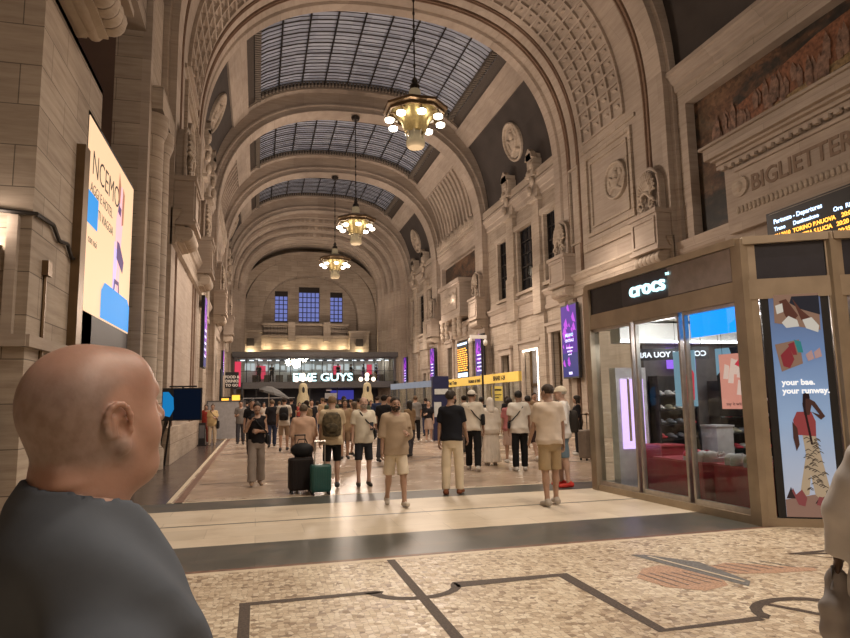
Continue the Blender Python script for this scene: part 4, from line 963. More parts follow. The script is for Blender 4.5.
mb.build('printed_shoes', glow('print_pale_pink', (.9, .6, .5), .8), q)
mb = MB(); mb.prism([(-.05, .6), (.23, .45), (.23, .72), (.1, .75)], (0, -.022, 0), (1, 0, 0), (0, 0, 1), (0, .002, 0)); mb.build('printed_red_shoe', glow('print_red', (.75, .05, .08), .8), q)
text('poster_lettering', 'say it with crocs', .065, INK, q, frame_m((-.22, -.025, .05), (1, 0, 0), (0, 0, 1)), .002)
q = hang('blue backlit header panel at the top of the right shop pane', 6.2, 7.55, 2.45, 1.05, .4, glow('bright_blue_panel', (.01, .28, .95), 1.6), -1.5, 'sign', 'light_panel')
q = hang('pale blue shoe poster hanging in the middle of the shop', 6.4, 8.6, 1.45, .42, .85, glow('print_pale_blue', (.3, .48, .6), .6), -1.4)
mb = MB(); mb.prism([(0, .05), (.17, .1), (.19, .5), (.08, .65), (.0, .35)], (0, -.014, 0), (1, 0, 0), (0, 0, 1), (0, .002, 0)); mb.build('printed_red_shoe', glow('print_red', (.75, .05, .08), .8), q)
q = hang('dark hanging banner with blue corner between the two shoe posters', 6.7, 7.95, 1.3, .5, 1.0, BLACK, -1.4, 'banner', 'hanging_banner')
mb = MB(); mb.prism([(-.25, .6), (.05, .85), (.0, 1.0), (-.25, 1.0)], (0, -.014, 0), (1, 0, 0), (0, 0, 1), (0, .002, 0)); mb.build('blue_corner', glow('print_pale_blue', (.3, .48, .6), .6), q)
q = hang('purple lit screen hanging deep in the shop', 7.45, 10.1, 2.1, .6, .38, glow('shop_purple_screen', (.25, .1, .6), 1.6), 0, 'screen', 'hanging_screen')
q = thing('hanging_sign', 'dark hanging sign with white reversed words COME AS YOU ARE inside the shop', 'sign', (6.75, 9.45, 2.22), -.55)
mb = MB(); mb.box(-.62, .62, 0, .02, 0, .2); mb.build('sign_board', SHELF, q)
text('sign_lettering', 'COME AS YOU ARE', .125, glow('sign_white', (.9, .9, 1), 1.2), q, frame_m((.58, -.012, .05), (-1, 0, 0), (0, 0, 1)), .004, .004)
mb = MB(); mb.tube([(-.5, 0, .2), (-.5, 0, .7)], .005, 4); mb.tube([(.5, 0, .2), (.5, 0, .7)], .005, 4); mb.build('wire', IRON, q)
TUBE = glow('cool_white_tube', (.95, .93, 1), 7)
for k, (x, y) in enumerate(((6.3, 9.3), (6.6, 8.3), (7.6, 9.3), (7.8, 8.1), (6.9, 7.4))):
    o = thing('ceiling_light', 'white linear ceiling light inside the shoe shop', 'ceiling light', (x, y, 2.9), .07, 'ceiling lights inside the shoe shop')
    mb = MB(); mb.box(-.06, .06, -.45, .45, 0, .04); mb.build('housing', WHITE, o); mb = MB(); mb.box(-.045, .045, -.43, .43, -.012, 0); mb.build('diffuser', TUBE, o)
o = thing('lit_display_case', 'white and violet glowing display case at the left end inside the shop', 'display case', (6.35, 10.12, .02))
mb = MB(); mb.box(-.3, .3, -.1, .1, 0, 2.1); mb.build('case', PWH, o); mb = MB(); mb.box(-.22, .22, -.125, -.1, .7, 1.9); mb.build('lit_panel', glow('violet_lit_panel', (.75, .5, .95), 1.5), o)
o = thing('shop_counter_bulkhead', 'white lit bulkhead box under the shop ceiling', 'bulkhead', (7.4, 10.0, 2.55)); mb = MB(); mb.box(-1.3, 1.6, -.12, 0.2, 0, .35); mb.build('panel', WHITE, o); mb = MB(); mb.box(-1.3, 1.6, -.14, -.12, 0, .03); mb.build('edge_strip', TUBE, o)
# ------------------------------------------------------------ far two storey restaurant front
r = thing('restaurant_pavilion', 'two storey glass restaurant front at the hall end with white FIVE GUYS sign', 'pavilion', (5.7, 62, 0))
GREYM = flat('grey_steel_beam', (.12, .12, .125), .5)
mb = MB(); mb.box(-2.2, 13.3, 61.6, 66, 3.0, 3.6); mb.box(-2.2, 13.3, 61.7, 66, 5.8, 5.95); mb.box(-2.3, 13.4, 61.3, 66, 5.95, 6.4)
for x in (-2.0, 13.0): mb.box(x-.12, x+.12, 61.6, 61.9, 0, 6)
mb.build('beam', GREYM, r, world=True)
mb = MB()
for k in range(1, 15): x = -2+15*k/15; mb.box(x-.03, x+.03, 61.75, 61.85, 3.6, 5.8)
for x in (-.1, 2.2, 4.8, 7.4, 10): mb.box(x-.05, x+.05, 61.8, 61.9, 0, 3)
mb.box(-2.1, 13.2, 61.75, 61.82, 4.6, 4.64)
mb.build('mullion', BLACK, r, world=True)
mb = MB(); mb.box(-2.1, 13.2, 61.79, 61.81, 3.6, 5.8); mb.build('pane', GLASS, r, world=True)
mb = MB(); mb.box(-2.1, 13.2, 65.7, 65.9, 3.6, 5.8); mb.box(-2.1, 13.2, 65.7, 65.9, 0, 3, 1); mb.build('back_wall', [flat('white_tiled_wall', (.55, .53, .5), .5), flat('dark_blue_wall', (.012, .014, .03), .5)], r, world=True)
RP = glow('red_menu_panel', (.8, .06, .12), .8); WP = glow('white_menu_panel', (.85, .88, .9), .6)
mb = MB(); rr = random.Random(5)
for k in range(24): x = -1.8+.58*k; mb.box(x, x+.35+.15*rr.random(), 65.55, 65.65, 4.7+.3*rr.random(), 5.3+.3*rr.random())
mb.build('menu_panel', WP, r, world=True)
mb = MB(); mb.box(-.1, .75, 64.9, 65, 4.0, 5.3); mb.box(10.8, 11.3, 64.9, 65, 4.3, 5.4); mb.box(7.4, 8.1, 64.9, 65, 4.3, 5.3); mb.box(-2.05, -1.5, 61.5, 61.6, 3.2, 5.5); mb.build('red_panel', RP, r, world=True)
mb = MB()
for k in range(18): x = -1.6+.82*k; mb.box(x, x+.4, 63.2, 63.3, 5.68, 5.76)
mb.build('ceiling_lamp', glow('dim_tube', (.95, .93, 1), 2), r, world=True)
mb = MB()
for k in range(12): x = -.5+1.1*k; mb.box(x, x+.7, 63.8, 64.4, 3.6, 4.35)
mb.build('dining_table', flat('brown_table', (.12, .08, .06), .5), r, world=True)
ft = text('sign_lettering', 'FIVE GUYS', 1.05, glow('five_guys_white', (.62, .95, 1), 2.2), r, None, .06, .018)
ft.data.transform(Matrix.Diagonal((5.7/max(v.co.x for v in ft.data.vertices), 1, 1, 1))); ft.data.transform(frame_m((3.15-5.7, -.5, 3.66), (1, 0, 0), (0, 0, 1)))
mb = MB(); mb.box(3.0, 9.1, 61.5, 61.6, 3.5, 3.62); mb.build('sign_rail', GREYM, r, world=True)
mb = MB(); mb.box(7.0, 9.3, 64, 64.1, 1.9, 2.8); mb.build('blue_display', glow('deep_blue_panel', (.05, .05, .35), .8), r, world=True)
mb = MB(); mb.box(-1.6, 3.4, 61.4, 61.5, 2.1, 2.16); mb.box(6.2, 7.3, 61.4, 61.5, 2.0, 2.5); mb.box(6.3, 6.8, 61.4, 61.5, 2.7, 2.85); mb.build('white_frame', flat('pale_grey_frame', (.5, .5, .52), .5), r, world=True)
# small people silhouettes of the upper floor are set with the crowd below
# stone lamp obelisks with globes
def obelisk(label, x, y):
    q = thing('stone_lamp_post', label, 'lamp post', (x, y, 0)); SS = flat('cream_carved_stone', (.5, .44, .28), .7, bump=.5, scale=12)
    mb = MB(); mb.lathe([(.62, 0), (.62, .5), (.5, .55), (.48, 1.3), (.43, 1.6), (.4, 2.0), (.3, 2.3), (.3, 2.6), (.25, 2.85), (.15, 2.95), (.05, 2.98)], n=10); mb.build('shaft', SS, q, True)
    mb = MB(); mb.ell((0, -.27, 2.5), (.1, .08, .22)); mb.ell((0, -.4, 1.5), (.16, .1, .16)); mb.build('niche_shade', BLACK, q, True)  # black ellipsoids stand in for the shade inside the openings
    mb = MB(); mb.tube([(-.4, 0, 3.1), (.4, 0, 3.1)], .03, 6); mb.tube([(0, 0, 2.9), (0, 0, 3.4)], .03, 6); mb.build('arm', IRON, q)
    for a, z in ((-.45, 3.2), (.45, 3.2), (-.02, 3.22), (0, 3.5)):
        mb = MB(); mb.ell((a, 0, z), .16); mb.build('globe', glow('globe_glow', (1, .82, .66), 2.2), q, True)
obelisk('cream stone lamp post with globe lamps, left of the pair before the pavilion', 3.05, 45)
obelisk('cream stone lamp post with globe lamps, right of the pair before the pavilion', 7.5, 45)
# ------------------------------------------------------------ ticket barrier and signs
YEL = flat('yellow_sign', (.75, .52, .1), .5, var=.05, emit=.5, ecol=(.8, .5, .1)); NV = flat('navy_panel', (.02, .025, .08), .4)
r = thing('glass_barrier', 'long clear glass barrier of the ticket gates with yellow header', 'barrier', (9.75, 28, 0))
mb = MB()
for k in range(8): mb.box(9.7, 9.78, 22.9+1.45*k, 22.98+1.45*k, 0, 2.75)
mb.box(9.7, 9.78, 22.9, 33.1, 0, .12); mb.box(9.71, 9.77, 22.9, 33.1, 1.1, 1.15); mb.build('post', flat('satin_steel', (.5, .46, .42), .3, .6), r, world=True)
mb = MB(); mb.box(9.73, 9.75, 23, 33, .12, 2.3); mb.build('pane', GLASS, r, world=True)
mb = MB(); mb.box(9.66, 9.8, 22.9, 33.1, 2.3, 2.68); mb.build('header', YEL, r, world=True)
for k, s_ in enumerate(('Treni / Trains', 'Accesso ai treni', 'BINARI 1-24')):
    text('header_lettering', s_, .26, INK, r, frame_m((9.65-9.75, 32.2-3.3*k-28, 2.4), (0, -1, 0), (0, 0, 1)), .004, .008)
r = thing('glass_barrier', 'glass barrier with pale blue lit header, left of the navy totem', 'barrier', (8.1, 34, 0))
a, b = Vector((8.5, 31, 0)), Vector((7.7, 37.5, 0))
mb = MB()
for k in range(6): p = lerp(a, b, k/5); mb.box(p.x-.04, p.x+.04, p.y-.04, p.y+.04, 0, 2.7)
mb.build('post', GREYM, r, world=True)
mb = MB(); quadwall(mb, a, b, .1, 2.3, .02); mb.build('pane', GLASS, r, world=True)
mb = MB(); quadwall(mb, a, b, 2.3, 2.62, .1); mb.build('header', flat('pale_blue_header', (.2, .25, .33), .4, emit=.25, ecol=(.3, .42, .6)), r, world=True)
mb = MB(); quadwall(mb, a, b, 0, 1.0, .06); mb.build('lower_panel', flat('pale_panel', (.35, .33, .31), .5), r, world=True)
r = thing('information_totem', 'navy blue information totem with pale label beside the yellow header', 'totem', (7.25, 25.4, 0))
mb = MB(); mb.box(-.34, .34, -.12, .12, 0, 2.6); mb.build('body', NV, r)
mb = MB(); mb.box(-.27, .3, -.14, -.12, 1.86, 2.08); mb.build('label_panel', flat('pale_label', (.45, .45, .42), .5, emit=.2), r)
mb = MB(); mb.box(-.3, .0, -.14, -.12, .95, 1.55); mb.build('notice', flat('pale_label', (.45, .45, .42), .5, emit=.2), r)
r = thing('hanging_sign', 'small yellow sign hanging on a thin black pole below the yellow header', 'sign', (10.4, 27.2, 0))
mb = MB(); mb.tube([(-.25, 0, 0), (-.25, 0, 2.2)], .03, 6); mb.build('pole', IRON, r); mb = MB(); mb.box(-.25, .28, -.03, .03, 1.55, 2.2); mb.build('panel', YEL, r)
mb = MB(); mb.box(-.2, .22, -.04, -.03, 2.0, 2.08); mb.box(-.2, .22, -.04, -.03, 1.8, 1.84); mb.box(-.2, .1, -.04, -.03, 1.68, 1.72); mb.build('lettering', INK, r)
r = thing('camera_pole', 'slim dark pole with cameras rising behind the yellow header', 'pole', (8.9, 24.8, 0))
mb = MB(); mb.tube([(0, 0, 0), (0, 0, 4.3)], .045, 8); mb.build('pole', IRON, r)
mb = MB(); mb.box(-.5, .2, -.06, .06, 4.1, 4.25); mb.ell((-.5, 0, 4.0), (.1, .1, .14)); mb.ell((.15, 0, 3.95), (.1, .1, .14)); mb.build('camera', WHITE, r)
# parasol, far left shop front
r = thing('parasol', 'tilted dark grey parasol in front of the far pavilion, left', 'parasol', (1.35, 44, 0))
mb = MB(); mb.tube([(-.6, 0, 0), (-.6, 0, 2.65)], .04, 6); mb.build('pole', flat('satin_steel', (.5, .46, .42), .3, .6), r)
mb = MB(); R = []
for k, (rr_, z) in enumerate(((.02, 2.75), (.5, 2.6), (.95, 2.3), (1.0, 2.15))):
    R.append([(-.55+rr_*math.cos(a*PI/4)+.35*(3-z), rr_*math.sin(a*PI/4), z-.28*rr_*math.cos(a*PI/4)) for a in range(8)])
mb.loft(R, cap=False); mb.build('canopy', flat('grey_canvas', (.1, .1, .1), .8), r, fix=False)
r = thing('snack_kiosk', 'small dark snack kiosk with lit yellow food display on the far left', 'kiosk', (-1.7, 44, 0))
mb = MB(); mb.box(-.7, .75, 0, 2, 2.0, 2.1); mb.box(-.7, .75, .05, 2, 0, 1.2, 1); mb.box(-.7, -.6, 0, 2, 0, 3.9); mb.box(.65, .75, 0, 2, 0, 3.0); mb.build('cabinet', [BLACK, flat('grey_metal_panel', (.35, .37, .4), .4)], r)
mb = MB(); mb.box(-.35, .5, -.08, 0, 2.65, 3.7); mb.build('menu_board', BLACK, r)
for k, t_ in enumerate(('FOOD &', 'DRINKS', 'TO GO')): text('menu_lettering', t_, .24, WHITE, r, frame_m((.08, -.1, 3.3-.27*k), (1, 0, 0), (0, 0, 1)), .005, .01, 'CENTER')
mb = MB(); mb.box(.1, .6, -.05, 0, 1.75, 2.2); mb.box(-.55, -.1, -.05, 0, 1.75, 2.0); mb.build('food_display', glow('amber_food_light', (1, .5, .06), 1.6), r)
r = thing('grey_hoarding', 'plain pale grey hoarding panel behind the yellow dressed woman', 'panel', (-1.45, 31, 0))
mb = MB(); mb.box(-.75, .9, 0, .06, .05, 1.72); mb.build('panel', flat('pale_grey_hoarding', (.42, .43, .45), .5), r); mb = MB(); mb.box(-.78, .93, -.02, .08, 1.72, 1.78); mb.box(-.78, -.72, -.1, .16, 0, 1.72); mb.box(.87, .93, -.1, .16, 0, 1.72); mb.build('panel_frame', GREYM, r)
r = thing('notice_board', 'dark standing notice board at the foot of the left pilaster', 'board', (-2.1, 27.0, 0)); mb = MB(); mb.box(-.12, .14, -.05, .05, 0, .9); mb.box(-.18, .2, -.12, .12, 0, .04); mb.build('board', BLACK, r)
mb = MB(); mb.box(-.09, .11, -.06, -.05, .3, .8); mb.build('notice_sheet', flat('grey_sheet', (.12, .12, .13), .5), r)
# ------------------------------------------------------------ figures: smooth implicit surfaces turned into one mesh
f32 = np.float32
def smin(a, b, k):
    h = np.clip(.5+.5*(b-a)/k, 0, 1); return b*(1-h)+a*h-k*h*(1-h)
def smax(a, b, k): return -smin(-a, -b, k)
class Q:   # points
    def __init__(s, X, Y, Z): s.X, s.Y, s.Z = X, Y, Z
def rc(q, a, b, ra, rb, sy=1.0):   # tapered capsule
    ax, ay, az = a; dx, dy, dz = b[0]-ax, b[1]-ay, b[2]-az; L = dx*dx+dy*dy+dz*dz+1e-9
    px, py, pz = q.X-ax, q.Y-ay, q.Z-az
    t = np.clip((px*dx+py*dy+pz*dz)/L, 0, 1)
    return np.sqrt((px-t*dx)**2+((py-t*dy)*sy)**2+(pz-t*dz)**2)-(ra+(rb-ra)*t)
def el(q, c, r):
    x, y, z = (q.X-c[0])/r[0], (q.Y-c[1])/r[1], (q.Z-c[2])/r[2]
    k = np.sqrt(x*x+y*y+z*z); return (k-1)*min(r)
def cutp(q, p, n): return (q.X-p[0])*n[0]+(q.Y-p[1])*n[1]+(q.Z-p[2])*n[2]   # positive on the n side (removed)
def surf(fn, lo, hi, h):
    n = [max(4, int(math.ceil((hi[i]-lo[i])/h))+1) for i in range(3)]
    ax = [np.linspace(lo[i], lo[i]+(n[i]-1)*h, n[i], dtype=f32) for i in range(3)]
    X, Y, Z = np.meshgrid(*ax, indexing='ij'); v = fn(Q(X, Y, Z)).astype(f32)
    v[0] = v[-1] = 1; v[:, 0] = v[:, -1] = 1; v[:, :, 0] = v[:, :, -1] = 1
    s = v < 0; c = [m-1 for m in n]
    pos = np.zeros(c+[3], f32); cnt = np.zeros(c, f32)
    off = [(i, j, k) for i in (0, 1) for j in (0, 1) for k in (0, 1)]
    def sl(o): return tuple(slice(o[i], o[i]+c[i]) for i in range(3))
    for a in off:
        for d in range(3):
            if a[d]: continue
            b = list(a); b[d] = 1; va, vb = v[sl(a)], v[sl(b)]; m = (s[sl(a)] != s[sl(b)])
            t = np.where(m, va/np.where(m, va-vb, 1), 0)
            for e in range(3): pos[..., e] += np.where(m, a[e]+(t if e == d else 0), 0)
            cnt += m
    act = cnt > 0; idx = np.full(c, -1, np.int32); idx[act] = np.arange(act.sum())
    ii = np.argwhere(act).astype(f32); P_ = (pos[act]/cnt[act][:, None]+ii)*h+np.array(lo, f32)
    F = []
    for d in range(3):
        e, g = (d+1) % 3, (d+2) % 3
        lo_ = [slice(0, None)]*3; hi_ = [slice(0, None)]*3
        sh = [slice(1, n[i]-1) for i in range(3)]; sh[d] = slice(0, n[d]-1)
        sh2 = list(sh); sh2[d] = slice(1, n[d])
        A_, B_ = s[tuple(sh)], s[tuple(sh2)]; m = np.argwhere(A_ != B_)
        if not len(m): continue
        base = m.copy(); 
        for w in range(3):
            if w != d: base[:, w] += 1
        def g4(de, dg):
            q = base.copy(); q[:, e] -= de; q[:, g] -= dg; return idx[q[:, 0], q[:, 1], q[:, 2]]
        f = np.stack([g4(0, 0), g4(1, 0), g4(1, 1), g4(0, 1)], 1)
        fl = ~A_[tuple(m.T)]; f[fl] = f[fl][:, ::-1]; F.append(f[:, ::-1])
    return P_, (np.concatenate(F) if F else np.zeros((0, 4), int))
def to_mesh(name, parts, mats, matfn=None):
    """parts: list of (verts, faces); one mesh"""
    V_ = []; F_ = []; k = 0
    for v, f in parts:
        V_.append(v); F_.append(f+k); k += len(v)
    V_ = np.concatenate(V_); F_ = np.concatenate(F_)
    me = bpy.data.meshes.new(name); me.vertices.add(len(V_)); me.vertices.foreach_set('co', V_.astype(f32).ravel())
    me.loops.add(len(F_)*4); me.loops.foreach_set('vertex_index', F_.astype(np.int32).ravel())
    me.polygons.add(len(F_)); me.polygons.foreach_set('loop_start', np.arange(0, len(F_)*4, 4, dtype=np.int32)); me.polygons.foreach_set('loop_total', np.full(len(F_), 4, np.int32))
    me.polygons.foreach_set('use_smooth', np.ones(len(F_), bool))
    for m in mats: me.materials.append(m)
    if matfn is not None: me.polygons.foreach_set('material_index', matfn(V_[F_].mean(1)).astype(np.int32))
    me.update(calc_edges=True); me.validate(); return me
def rotm(ax, a):
    return np.array(Matrix.Rotation(a, 3, ax))
def nrm(v): v = np.array(v, float); return v/np.linalg.norm(v)
TORSO = {'m': [(.78, .10, .09, 0), (.84, .155, .105, -.005), (.92, .172, .12, -.01), (1.02, .152, .108, 0), (1.12, .152, .108, .005), (1.24, .168, .118, .005), (1.34, .178, .12, 0), (1.41, .168, .098, -.008), (1.46, .10, .07, -.015), (1.50, .05, .05, -.02)],
         'f': [(.78, .10, .09, 0), (.84, .16, .11, -.01), (.92, .175, .122, -.015), (1.02, .14, .098, 0), (1.12, .128, .09, .0), (1.22, .145, .11, .012), (1.32, .152, .108, .006), (1.40, .145, .085, -.008), (1.45, .085, .06, -.015), (1.49, .045, .045, -.02)]}
def tors(q, tab, e=0, flare=0, z0=None, z1=None):
    zs = [t[0] for t in tab]; w = np.interp(q.Z, zs, [t[1] for t in tab])+e; d = np.interp(q.Z, zs, [t[2] for t in tab])+e; yo = np.interp(q.Z, zs, [t[3] for t in tab])
    if flare:
        fl = np.clip((1.25-q.Z)/.5, 0, 1)*flare; w0 = max(t[1] for t in tab)*.93+e; w = np.maximum(w, w0*np.clip((1.42-q.Z)*12, 0, 1))+fl; d = np.maximum(d, (.105+e)*np.clip((1.42-q.Z)*12, 0, 1))+fl
    k = np.sqrt((q.X/w)**2+((q.Y-yo)/d)**2); r = (k-1)*np.minimum(w, d)*.9
    r = np.maximum(r, q.Z-(z1 or zs[-1])); return np.maximum(r, (z0 or zs[0])-q.Z)
HC = np.array((0, .012, 1.625))   # centre of the head
class Rig:
    def __init__(s, sex='m', lean=0, legs=None, arms=None, fat=0, turn=0, nod=0, sho=None):
        s.tab = [(z, w+fat*.8*(1 if .85 < z < 1.35 else .3), d+fat*(1.3 if .9 < z < 1.25 else .4), y+(fat*.5 if .95 < z < 1.3 else 0)) for z, w, d, y in TORSO[sex]]
        s.sex = sex; s.R = rotm('X', -lean); s.pv = np.array((0, 0, .92)); s.fat = fat
        s.HR = rotm('Z', -turn) @ rotm('X', -nod)
        sx = sho or (.168 if sex == 'm' else .15)
        s.J = {}
        L = legs or ((0, 0), (0, 0))     # (thigh swing forward, knee bend), right then left
        for k, (sw, kb, *ab) in zip((1, -1), L):
            ab = ab[0] if ab else .03
            hip = np.array((k*.088, 0, .9)); th = np.array((k*ab, math.sin(sw), -math.cos(sw))); kn = hip+nrm(th)*.42
            sh = np.array((0, math.sin(sw-kb), -math.cos(sw-kb))); an = kn+nrm(sh)*.42
            s.J['hip', k], s.J['knee', k], s.J['ank', k] = hip, kn, an
            fp = max(-.5, min(.2, (sw-kb)*1.0)); s.J['toe', k] = an+np.array((k*.02, .15*math.cos(fp), -.055+.15*math.sin(fp))) if sw-kb > -.25 else an+np.array((k*.02, .12, -.09))
            s.J['heel', k] = an+np.array((0, -.045, -.045))
        # ground the figure
        mn = min(min(s.J['toe', k][2], s.J['heel', k][2]) for k in (1, -1)); s.dz = .028-mn
        Aa = arms or (((.12, 0, -1), (.08, .1, -1)),)*2
        for k, (u, f) in zip((1, -1), Aa):
            shd = np.array((k*sx, -.012, 1.40)); u = nrm((k*u[0], u[1], u[2])); f = nrm((k*f[0], f[1], f[2]))
            eb = shd+u*.29; wr = eb+f*.25
            for nme, p in (('sh', shd), ('el', eb), ('wr', wr)): s.J[nme, k] = s.R@(p-s.pv)+s.pv
            s.J['fd', k] = s.R@f
    def up(s, q):   # points in the torso frame
        R = s.R.T; X, Y, Z = q.X, q.Y, q.Z-s.pv[2]
        return Q(R[0, 0]*X+R[0, 1]*Y+R[0, 2]*Z, R[1, 0]*X+R[1, 1]*Y+R[1, 2]*Z, R[2, 0]*X+R[2, 1]*Y+R[2, 2]*Z+s.pv[2])
    def hd(s, q):   # points in the head frame
        q = s.up(q); R = s.HR.T; X, Y, Z = q.X-HC[0], q.Y-HC[1], q.Z-HC[2]
        return Q(R[0, 0]*X+R[0, 1]*Y+R[0, 2]*Z, R[1, 0]*X+R[1, 1]*Y+R[1, 2]*Z, R[2, 0]*X+R[2, 1]*Y+R[2, 2]*Z)
    def hw(s, p): return s.R@(s.HR@np.array(p)+HC-s.pv)+s.pv
def head_sdf(q, big=0):
    d = el(q, (0, -.014, .03), (.076, .098, .086))
    d = smin(d, el(q, (0, .03, -.03), (.062, .062, .085)), .03)
    d = smin(d, el(q, (0, .045, -.088), (.034, .034, .026)), .03)
    for s in (1, -1): d = smin(d, rc(q, (s*.052, -.005, -.06), (s*.02, .06, -.09), .018, .018), .02)
    d = smin(d, rc(q, (-.03, .083, .026), (.03, .083, .026), .011, .011), .014)
    d = smin(d, rc(q, (0, .09, .015), (0, .108, -.022), .008, .013), .01)
    for s in (1, -1):
        d = smin(d, el(q, (s*.012, .1, -.027), (.01, .01, .008)), .006)
        d = smax(d, -el(q, (s*.031, .1, .004), (.018, .016, .012)), .01)
        d = smin(d, el(q, (s*.03, .08, .003), (.013, .012, .011)), .004)
        d = smin(d, el(q, (s*.042, .068, -.03), (.02, .018, .018)), .02)
        e = el(q, (s*.08, -.01, -.004), (.012, .021, .034)); e = smax(e, -el(q, (s*.091, -.004, .0), (.01, .011, .018)), .006)
        d = smin(d, e, .008)
    d = smin(d, el(q, (0, .09, -.052), (.024, .01, .006)), .008); d = smin(d, el(q, (0, .088, -.064), (.021, .01, .007)), .006)
    d = smin(d, rc(q, (0, -.025, -.08), (0, -.045, -.2), .054+big, .06+big), .03)
    return d
def hand_sdf(q, grip=.4):   # wrist at origin, fingers to -z, palm faces +y, thumb to +x
    d = el(q, (0, 0, -.045), (.04, .016, .055))
    d = smin(d, rc(q, (0, 0, .03), (0, 0, -.02), .027, .026, 1.3), .02)
    for k, (x, L) in enumerate(((.03, .07), (.01, .08), (-.011, .074), (-.031, .058))):
        a = np.array((x, 0, -.088)); g = grip; p = a
        for j, fr in enumerate((.42, .32, .26)):
            b = p+np.array((x*.08, math.sin(g)*L*fr, -math.cos(g)*L*fr)); d = smin(d, rc(q, p, b, .0095-.001*j, .0088-.001*j), .005); p = b; g += grip
    d = smin(d, rc(q, (.025, .004, -.03), (.055, .015, -.065), .014, .011), .014); d = smin(d, rc(q, (.055, .015, -.065), (.056, .032, -.092), .0105, .009), .006)
    return d
SKINS = {'light': (.52, .34, .26), 'tan': (.42, .26, .185), 'olive': (.33, .2, .135), 'dark': (.085, .05, .035), 'pale': (.58, .4, .32)}
def skin_mat(k):
    n = 'skin_'+k
    if n in MAT: return MAT[n]
    m = flat(n, SKINS[k], .5, var=.1, scale=14); b = [x for x in m.node_tree.nodes if x.type == 'BSDF_PRINCIPLED'][0]
    b.inputs['Subsurface Weight'].default_value = .05; b.inputs['Subsurface Scale'].default_value = .02; return m
EYEW = flat('eye_dark', (.04, .025, .02), .3); LIP = flat('lip_brown_red', (.26, .1, .08), .5)
def cloth(n, c, rough=.85, sc=5):
    return flat('cloth_'+n, c, rough, var=.1, scale=sc, bump=.25, spec=.2)
def limb(q, rig, pts, rs, k=.02):
    d = None
    for i in range(len(pts)-1):
        e = rc(q, pts[i], pts[i+1], rs[i], rs[i+1]); d = e if d is None else smin(d, e, k)
    return d
def body_sdf(rig, hands=False):
    J = rig.J
    def f(q):
        u = rig.up(q); d = tors(u, rig.tab)
        for k in (1, -1):
            d = smin(d, rc(q, J['hip', k], J['knee', k], .088, .056), .03); d = smin(d, rc(q, J['knee', k], J['ank', k], .052, .036), .02)
            c = (J['knee', k]*.7+J['ank', k]*.3)+np.array((0, -.016, 0)); d = smin(d, el(q, c, (.05, .05, .1)), .03)
            a, t, h = J['ank', k], J['toe', k], J['heel', k]
            d = smin(d, rc(q, h, t, .034, .026), .02); d = smin(d, rc(q, a, h, .036, .034), .02)
            s, e, w = J['sh', k], J['el', k], J['wr', k]
            d = smin(d, rc(q, s, e, .05, .037), .03); d = smin(d, rc(q, e, w, .038, .026), .015)
            nb = rig.R@(np.array((0, -.025, 1.45))-rig.pv)+rig.pv; d = smin(d, rc(q, nb, s, .05, .046), .03)
        h = rig.hd(q); d = smin(d, rc(h, (0, -.02, -.06), (0, -.045, -.19), .054, .058), .03); d = smin(d, el(h, (0, -.01, .02), (.06, .08, .07)), .02)
        return d
    return f
def bounds(pts, m): p = np.array(pts); return p.min(0)-m, p.max(0)+m
def body_parts(rig, vox, hv, fv, grip=(.4, .4)):
    J = rig.J; P_ = [J[k] for k in J if k[0] != 'fd']
    lo, hi = bounds(P_+[rig.hw((0, 0, .1))], .12)
    out = [surf(body_sdf(rig), lo, hi, vox)]
    c = rig.hw((0, 0, 0)); out.append(surf(lambda q: head_sdf(rig.hd(q)), c-np.array((.14, .15, .24)), c+np.array((.14, .15, .16)), hv))
    for k, g in zip((1, -1), grip):
        f = rig.J['fd', k]; w = rig.J['wr', k]
        zc = -nrm(f); xc = nrm(np.cross((k*1.0, .0, 0) if abs(f[0]) < .8 else (0, 0, 1), zc))*1.0   # thumb forwards
        if xc[1] < 0: xc = -xc
        if abs(f[1]) > .7:
            xc = nrm(np.array((-k*.5, 0, 1.0))-zc*np.dot((-k*.5, 0, 1.0), zc))
        yc = np.cross(zc, xc)
        if yc[0]*k > 0: yc = -yc
        Rm = np.stack([xc, yc, zc], 0)
        def fn(q):
            X, Y, Z = q.X, q.Y, q.Z; return hand_sdf(Q(Rm[0, 0]*X+Rm[0, 1]*Y+Rm[0, 2]*Z, Rm[1, 0]*X+Rm[1, 1]*Y+Rm[1, 2]*Z, Rm[2, 0]*X+Rm[2, 1]*Y+Rm[2, 2]*Z), g)
        v, fc = surf(fn, (-.2,)*3, (.2,)*3, fv); out.append((v+w, fc))
    return out
def fold(q, a=.004, s=1.0): return a*np.sin(23*s*q.X+9*q.Z+2*np.sin(14*q.Z))+a*.8*np.sin(17*q.Z*s-11*q.X+3*q.Y)
